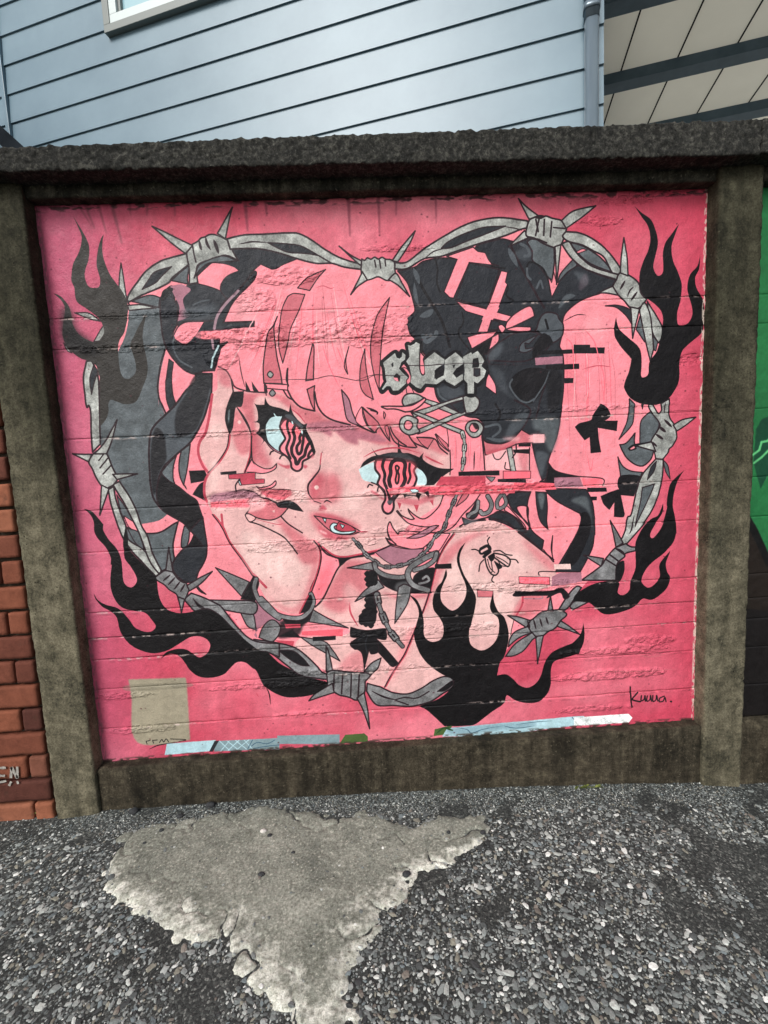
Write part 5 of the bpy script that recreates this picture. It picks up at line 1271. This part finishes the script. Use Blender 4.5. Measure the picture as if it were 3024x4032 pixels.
rough_box('base_beam', (1.153, -.037, -.4), (3.192, .11, -.003), .015, .008, .004, m_kerb, fence, 7)
def crown(P): P[:, 2] += .0155 * P[:, 0] * np.clip((P[:, 2] - 1.80) / .05, 0, 1); return P
rough_box('coping', (-1.40, -.098, 1.784), (1.098, .16, 1.862), .0042, .005, .0044, m_cop, fence, 8, (.013, .0075), crown, .4)
rough_box('coping', (1.103, -.098, 1.788), (3.40, .16, 1.866), .006, .005, .0044, m_cop, fence, 9, (.013, .0075), crown, .4)
# ------------------------------------------------------------------ brick wall beyond the left post
def brick_wall():
    root = empty('brick_wall', (-1.9, .05, -.16), 'red brick wall with worn mortar left of the grey post', 'wall')
    mm = M('mortar', .95, .1); c = mm.ramp(mm.noise(30, 6, .7), [(.3, (42, 36, 30)), (.7, (78, 70, 60))]); mm.bump(mm.noise(120, 5, .7), .8, .004)
    rough_box('mortar', (-3.2, -.021, -.3), (-1.14, .12, 1.72), .02, .003, .003, mm.base(c), root, 12)
    mb = M('brick', .85, .2); oi = mb.n('ShaderNodeObjectInfo')
    c = mb.ramp(oi.outputs['Random'], [(0, (78, 45, 38)), (.3, (104, 59, 46)), (.6, (132, 78, 57)), (.85, (150, 94, 70)), (1, (92, 58, 50))])
    c = mb.mix(.7, c, mb.ramp(mb.noise(35, 7, .72), [(.3, (.5, .46, .42, 1)), (.62, WHITE)]), 'MULTIPLY')
    c = mb.mix(mb.ramp(mb.noise(16, 6, .7), [(.60, (0, 0, 0, 1)), (.72, (.6, .6, .6, 1))]), c, lin((70, 48, 38)))
    mb.bump(mb.noise(70, 7, .75), .7, .004); mb = mb.base(c)
    stock = {}
    def brick(x0, x1, zc):
        L = round(x1 - x0, 4); v = random.randrange(4)
        if (L, v) not in stock:
            o = rough_box('brick', (-L / 2, -.043, -.0345), (L / 2, .03, .0345), .011, .0026, .0018, mb, None, 200 + v + int(L * 1e4), (.03, .012)); stock[L, v] = o.data
        else: o = bpy.data.objects.new('brick', stock[L, v]); COL.objects.link(o)
        o.parent = root; o.location = Vector(((x0 + x1) / 2, random.uniform(-.0015, .0015), zc + random.uniform(-.001, .001))) - root.location
        o.rotation_euler = (random.uniform(-.01, .01), random.uniform(-.008, .008), random.uniform(-.012, .012))
    for k in range(-7, 17):
        zc = .308 + .0803 * k + .040; x = -1.168
        if k % 2 == 0: brick(x - .052 - .004, x, zc); x -= .066
        while x > -3.1: brick(x - .205, x, zc); x -= .216
    mw = M('white_spray', .7, .2); mw.base(mw.ramp(mw.noise(80, 4, .7), [(.3, (96, 92, 86)), (.6, (164, 160, 152))]))
    def w_(*q): return on_y(np.array([(x / 2.0738, 2600 + y / 2.0738) for x, y in q]), -.0472)
    V = []; F = []
    for A, wd in ((w_((-50, 880), (48, 878)), 10), (w_((-50, 940), (40, 944)), 10), (w_((-50, 1008), (50, 985)), 9), (w_((-50, 880), (-46, 1010)), 10), (w_((72, 1025), (92, 990)), 9), (w_((88, 962), (92, 872)), 10), (w_((92, 872), (142, 966)), 11), (w_((140, 985), (148, 1010)), 8), (w_((142, 962), (140, 868)), 9)):
        a, b = A; d = b - a; nrm = np.array([-d[2], 0, d[0]]); nrm = nrm / np.linalg.norm(nrm) * wd * .0004; n0 = len(V); ns = 7
        for t in np.linspace(0, 1, ns):
            j = 1 + .35 * (random.random() - .5); V += [a + d * t - nrm * j, a + d * t + nrm * j]
        F += [[n0 + 2 * i, n0 + 2 * i + 2, n0 + 2 * i + 3, n0 + 2 * i + 1] for i in range(ns - 1)]
    link('graffiti', mesh_np('graffiti', V, F), root, mw.m)['label'] = 'white sprayed letters EN across two courses'
brick_wall()
# ------------------------------------------------------------------ clad house behind the wall
P0 = (1.40187, 1.39689, 0.); AZ = math.radians(16.5)
m_clad = M('cladding', .38, .5); c = m_clad.ramp(m_clad.noise(2.2, 5, .6), [(.3, (92, 117, 130)), (.7, (108, 132, 144))]); m_clad.b.inputs['Metallic'].default_value = .0
m_clad.bump(m_clad.noise(700, 2, .5), .12, .001); m_clad = m_clad.base(c)
m_dark = M('dark_gap', .8, .2).base(lin((22, 26, 30)))
house = empty('clad_house', P0, 'blue grey house clad in lapped boards behind the mural wall', 'house'); house.rotation_euler.z = -AZ
link('wall', box_mesh('wall', (-6.6, .03, -.4), (.02, 5., 6.6)), house, m_dark)
LINE0, STEP = 3.008, .2140
def board(x0, x1):
    bm = bmesh.new(); prof = [(-.0165, 0), (-.0165, .003), (-.0045, STEP + .005), (.012, STEP + .005), (-.002, 0)]
    vs = [[bm.verts.new((x, y, z)) for y, z in prof] for x in (x0, x1)]; n = len(prof)
    for i in range(n): bm.faces.new((vs[0][i], vs[0][(i + 1) % n], vs[1][(i + 1) % n], vs[1][i]))
    bm.faces.new(vs[0][::-1]); bm.faces.new(vs[1]); bmesh.ops.recalc_face_normals(bm, faces=bm.faces)
    me = bpy.data.meshes.new('board'); bm.to_mesh(me); bm.free(); me.materials.append(m_clad); return me
b_long, b_short, b_l, b_r = board(-4.41, .035), board(-6.6, -4.455), board(-4.41, -3.385), board(-1.8, .035)
for k in range(-15, 17):
    z = LINE0 + STEP * k
    for me in ((b_short, b_long) if not 4.18 < z < 5.5 else (b_short, b_l, b_r)):
        o = bpy.data.objects.new('board', me); COL.objects.link(o); o.parent = house; o.location = (0, 0, z)
link('corner_trim', box_mesh('corner_trim', (-4.452, -.034, -.4), (-4.413, .02, 6.6), .004), house, m_clad)
m_win = M('window_frame', .4, .4).base(lin((196, 206, 204))); m_sur = M('window_surround', .45, .4).base(lin((120, 126, 122)))
def frame(name, x0, x1, z0, z1, t, y0, y1, m, par):
    bm = bmesh.new()
    for a, b in (((x0, y0, z0), (x1, y1, z0 + t)), ((x0, y0, z1 - t), (x1, y1, z1)), ((x0, y0, z0 + t), (x0 + t, y1, z1 - t)), ((x1 - t, y0, z0 + t), (x1, y1, z1 - t))):
        me = box_mesh('t', a, b, .003); bm.from_mesh(me); bpy.data.meshes.remove(me)
    me = bpy.data.meshes.new(name); bm.to_mesh(me); bm.free(); return link(name, me, par, m)
win = frame('window', -3.385, -1.80, 4.236, 5.5, .052, -.05, .05, m_sur, house)
frame('sash', -3.333, -1.852, 4.290, 5.448, .062, -.042, .04, m_win, win)
frame('inner_frame', -3.27, -1.915, 4.352, 5.386, .022, -.02, .04, m_sur, win)
mg = M('glass', .08, .8); mg.base(lin((150, 186, 194))); link('pane', box_mesh('pane', (-3.25, .005, 4.37), (-1.935, .015, 5.37)), win, mg.m)
# drainpipe at the house corner
mp = M('pipe', .3, .6); mp.b.inputs['Metallic'].default_value = .35; mp.base(mp.ramp(mp.noise(20, 4, .6, (1, 1, .1)), [(.3, (96, 110, 120)), (.7, (122, 136, 146))])); mp = mp.m
pipe = empty('drainpipe', (P0[0], P0[1], 0), 'grey metal drainpipe with a socket joint running down the house corner', 'drainpipe'); pipe.rotation_euler.z = -AZ
def tube(name, x, y, z0, z1, r, m, par, flat=.8, n=20):
    V = []; F = []
    for z in (z0, z1):
        for i in range(n):
            a = 2 * math.pi * i / n; e = .55; ca, sa = math.cos(a), math.sin(a)
            V.append((x + r * math.copysign(abs(ca) ** e, ca), y + r * flat * math.copysign(abs(sa) ** e, sa), z))
    for i in range(n): F.append([i, (i + 1) % n, n + (i + 1) % n, n + i])
    bm = bmesh.new(); vs = [bm.verts.new(v) for v in V]; [bm.faces.new([vs[i] for i in f]).__setattr__('smooth', True) for f in F]
    bm.faces.new(vs[:n][::-1]); bm.faces.new(vs[n:]); me = bpy.data.meshes.new(name); bm.to_mesh(me); bm.free(); return link(name, me, par, m)
tube('pipe', -.044, -.075, -.3, 3.47, .037, mp, pipe); tube('pipe', -.044, -.075, 3.42, 6.5, .040, mp, pipe); tube('socket', -.044, -.075, 3.465, 3.50, .045, mp, pipe)
for z in (1.2, 2.75, 4.6): link('bracket', box_mesh('bracket', (-.09, -.11, z), (.002, -.012, z + .03), .003), pipe, mp)
# ------------------------------------------------------------------ panelled overhang right of the drainpipe
SZ = 4.2
over = empty('overhang', (P0[0], P0[1], 0), 'beige panelled overhang with dark steel beams right of the drainpipe', 'overhang'); over.rotation_euler.z = -AZ
ms = M('soffit', .7, .3); ms.base(ms.ramp(ms.noise(3, 5, .6), [(.3, (224, 225, 222)), (.7, (236, 237, 234))])); ms.bump(ms.noise(300, 3, .6), .15, .001)
tr = ms.n('ShaderNodeBsdfTranslucent', Color=lin((228, 226, 216))); mx = ms.n('ShaderNodeMixShader', Fac=.55); ms.l(ms.b.outputs[0], mx.inputs[1]); ms.l(tr.outputs[0], mx.inputs[2])  # translucency added so daylight from above brightens the panels
ms.l(mx.outputs[0], ms.t.nodes['Material Output'].inputs[0]); ms = ms.m
pan = box_mesh('soffit_panel', (0, -.4, SZ), (.43, 5.2, SZ + .012), .003); pan.materials.append(ms); strip = box_mesh('seam_strip', (-.006, -.4, SZ - .003), (.006, 5.2, SZ + .002)); strip.materials.append(m_dark)
for k in range(9):
    o = bpy.data.objects.new('soffit_panel', pan); COL.objects.link(o); o.parent = over; o.location = (.05 + .43 * k, 0, 0)
    s_ = bpy.data.objects.new('seam_strip', strip); COL.objects.link(s_); s_.parent = over; s_.location = (.05 + .43 * (k + 1), 0, 0)
msb = M('steel_beam', .5, .4); msb.base(msb.ramp(msb.noise(8, 4, .6), [(.3, (76, 98, 114)), (.7, (90, 112, 128))]))
bb = box_mesh('steel_beam', (.045, 0, SZ - .085), (3.95, .125, SZ - .001), .004); bb.materials.append(msb.m)
for n_ in (-.1, .69, 1.45, 2.21, 2.97, 3.73, 4.49):
    o = bpy.data.objects.new('steel_beam', bb); COL.objects.link(o); o.parent = over; o.location = (0, n_, 0)
for y_ in (.0, 4.4): link('column', box_mesh('column', (3.8, y_, -.4), (3.92, y_ + .12, SZ - .09), .005), over, msb.m)
# ------------------------------------------------------------------ dark shed roof over the wall at far left
shed = empty('shed', (-3.2, 2.0, -.14), 'small dark roofed shed showing over the wall at the left edge', 'shed')
mr = M('shed_roof', .95, .05); mr.base(mr.ramp(mr.noise(6, 5, .6), [(.3, (22, 26, 30)), (.7, (38, 43, 48))]))
def prism(name, sec, y0, y1, m):
    bm = bmesh.new(); A = [bm.verts.new((x, y0, z)) for x, z in sec]; B = [bm.verts.new((x, y1, z)) for x, z in sec]; n = len(sec)
    bm.faces.new(A); bm.faces.new(B[::-1]); [bm.faces.new((A[i], B[i], B[(i + 1) % n], A[(i + 1) % n])) for i in range(n)]
    bmesh.ops.recalc_face_normals(bm, faces=bm.faces); me = bpy.data.meshes.new(name); bm.to_mesh(me); bm.free(); return link(name, me, shed, m)
prism('roof', [(-3.2, 4.11), (-1.70, 2.61), (-1.74, 2.53), (-3.2, 3.99), (-4.66, 2.53), (-4.7, 2.61)], 1.5, 2.35, mr.m)
prism('wall', [(-1.95, 2.70), (-1.95, -.3), (-4.45, -.3), (-4.45, 2.70), (-3.2, 3.95)], 1.6, 2.3, mr.m)
# ------------------------------------------------------------------ small things on the ground
mst = {k: M('stone_' + k, .8, .3) for k in ('dark', 'pale')}
mst['dark'].base(mst['dark'].ramp(mst['dark'].noise(90, 5, .7), [(.3, (30, 31, 33)), (.7, (62, 63, 64))])); mst['pale'].base(mst['pale'].ramp(mst['pale'].noise(90, 5, .7), [(.3, (170, 166, 158)), (.7, (214, 210, 204))]))
for i, (x, y, r, kd, lab) in enumerate(((636, 3275, .0085, 'dark', 'black stone on the left part of the cement patch'), (569, 3325, .006, 'dark', 'tiny dark stone near the left rim of the cement patch'), (1030, 3451, .009, 'dark', 'black stone in the middle of the cement patch'),
        (1062, 3297, .008, 'dark', 'dark stone just right of the white chip on the cement'), (1037, 3280, .010, 'pale', 'white chip lying on the upper cement patch'), (1154, 3364, .006, 'dark', 'small grey stone on the open cement right of the white chip'), (527, 3199, .017, 'dark', 'big dark lump of tar at the foot of the left post'),
        (829, 3174, .015, 'dark', 'dark lump against the foot of the wall base'), (709, 3217, .012, 'dark', 'grey lump at the top edge of the cement patch'), (1766, 3283, .007, 'dark', 'small stone on the right lobe of the cement patch'), (1902, 3285, .009, 'dark', 'round stone at the right tip of the cement patch'), (1599, 3450, .012, 'dark', 'grey stone on the crumbled right rim of the cement'), (1973, 3348, .007, 'pale', 'pale pink chip on the asphalt right of the cement patch'))):
    q = on_ground(np.array([[x, y]], float))[0]; V, F = ico(3); V = V * (1 + .5 * vnoise(V + i * 3.1, .9, i)[:, None] + .25 * vnoise(V + i, .4, i + 50)[:, None]) * r * .72 * np.array([1.25, .95, .75])
    me = mesh_np('stone', V, F); o = link('stone', me, None, mst[kd].m); o.location = (q[0], q[1], q[2] + r * .35 + (.003 if patch_dist(q[None, :2])[0] > 0 else 0)); tag(o, lab, 'stone', 'loose stones around the cement patch')
mlf = M('weed_leaf', .6, .3); mlf.base(mlf.ramp(mlf.noise(60, 4, .6), [(.3, (58, 74, 34)), (.7, (120, 126, 62))])); mlf = mlf.m
def weed(x, y, n, size, spread, lab):
    q = on_ground(np.array([[x, y]], float))[0]; root = empty('weed', (q[0], q[1], q[2]), lab, 'weed', 'weeds at the foot of the walls')
    for i in range(n):
        a = random.uniform(0, 6.28); L = size * random.uniform(.6, 1.2); up = random.uniform(.25, 1.0); ox = random.uniform(-spread, spread); wd = L * random.uniform(.4, .6); V = []; F = []
        for k in range(6):
            t = k / 5; w_ = wd * math.sin(math.pi * (.08 + .9 * t)) ** .8 * .5; rr = L * (.25 + t); z = L * up * math.sin(t * 2.0) + .002
            cx, cy = ox + rr * math.cos(a), -abs(rr * math.sin(a)) * .6
            for s in (-1, 0, 1): V.append((cx - s * w_ * math.sin(a), cy + s * w_ * math.cos(a), z + abs(s) * w_ * .35))
        for k in range(5):
            for s in (0, 1): F.append([k * 3 + s, k * 3 + s + 1, k * 3 + s + 4, k * 3 + s + 3])
        o = bpy.data.objects.new('leaf', mesh_np('leaf', V, F)); COL.objects.link(o); o.data.materials.append(mlf); o.parent = root
weed(175, 3205, 11, .030, .05, 'small pale weed at the foot of the grey post by the bricks'); weed(2310, 3104, 16, .018, .045, 'low green weed at the foot of the wall base on the right')
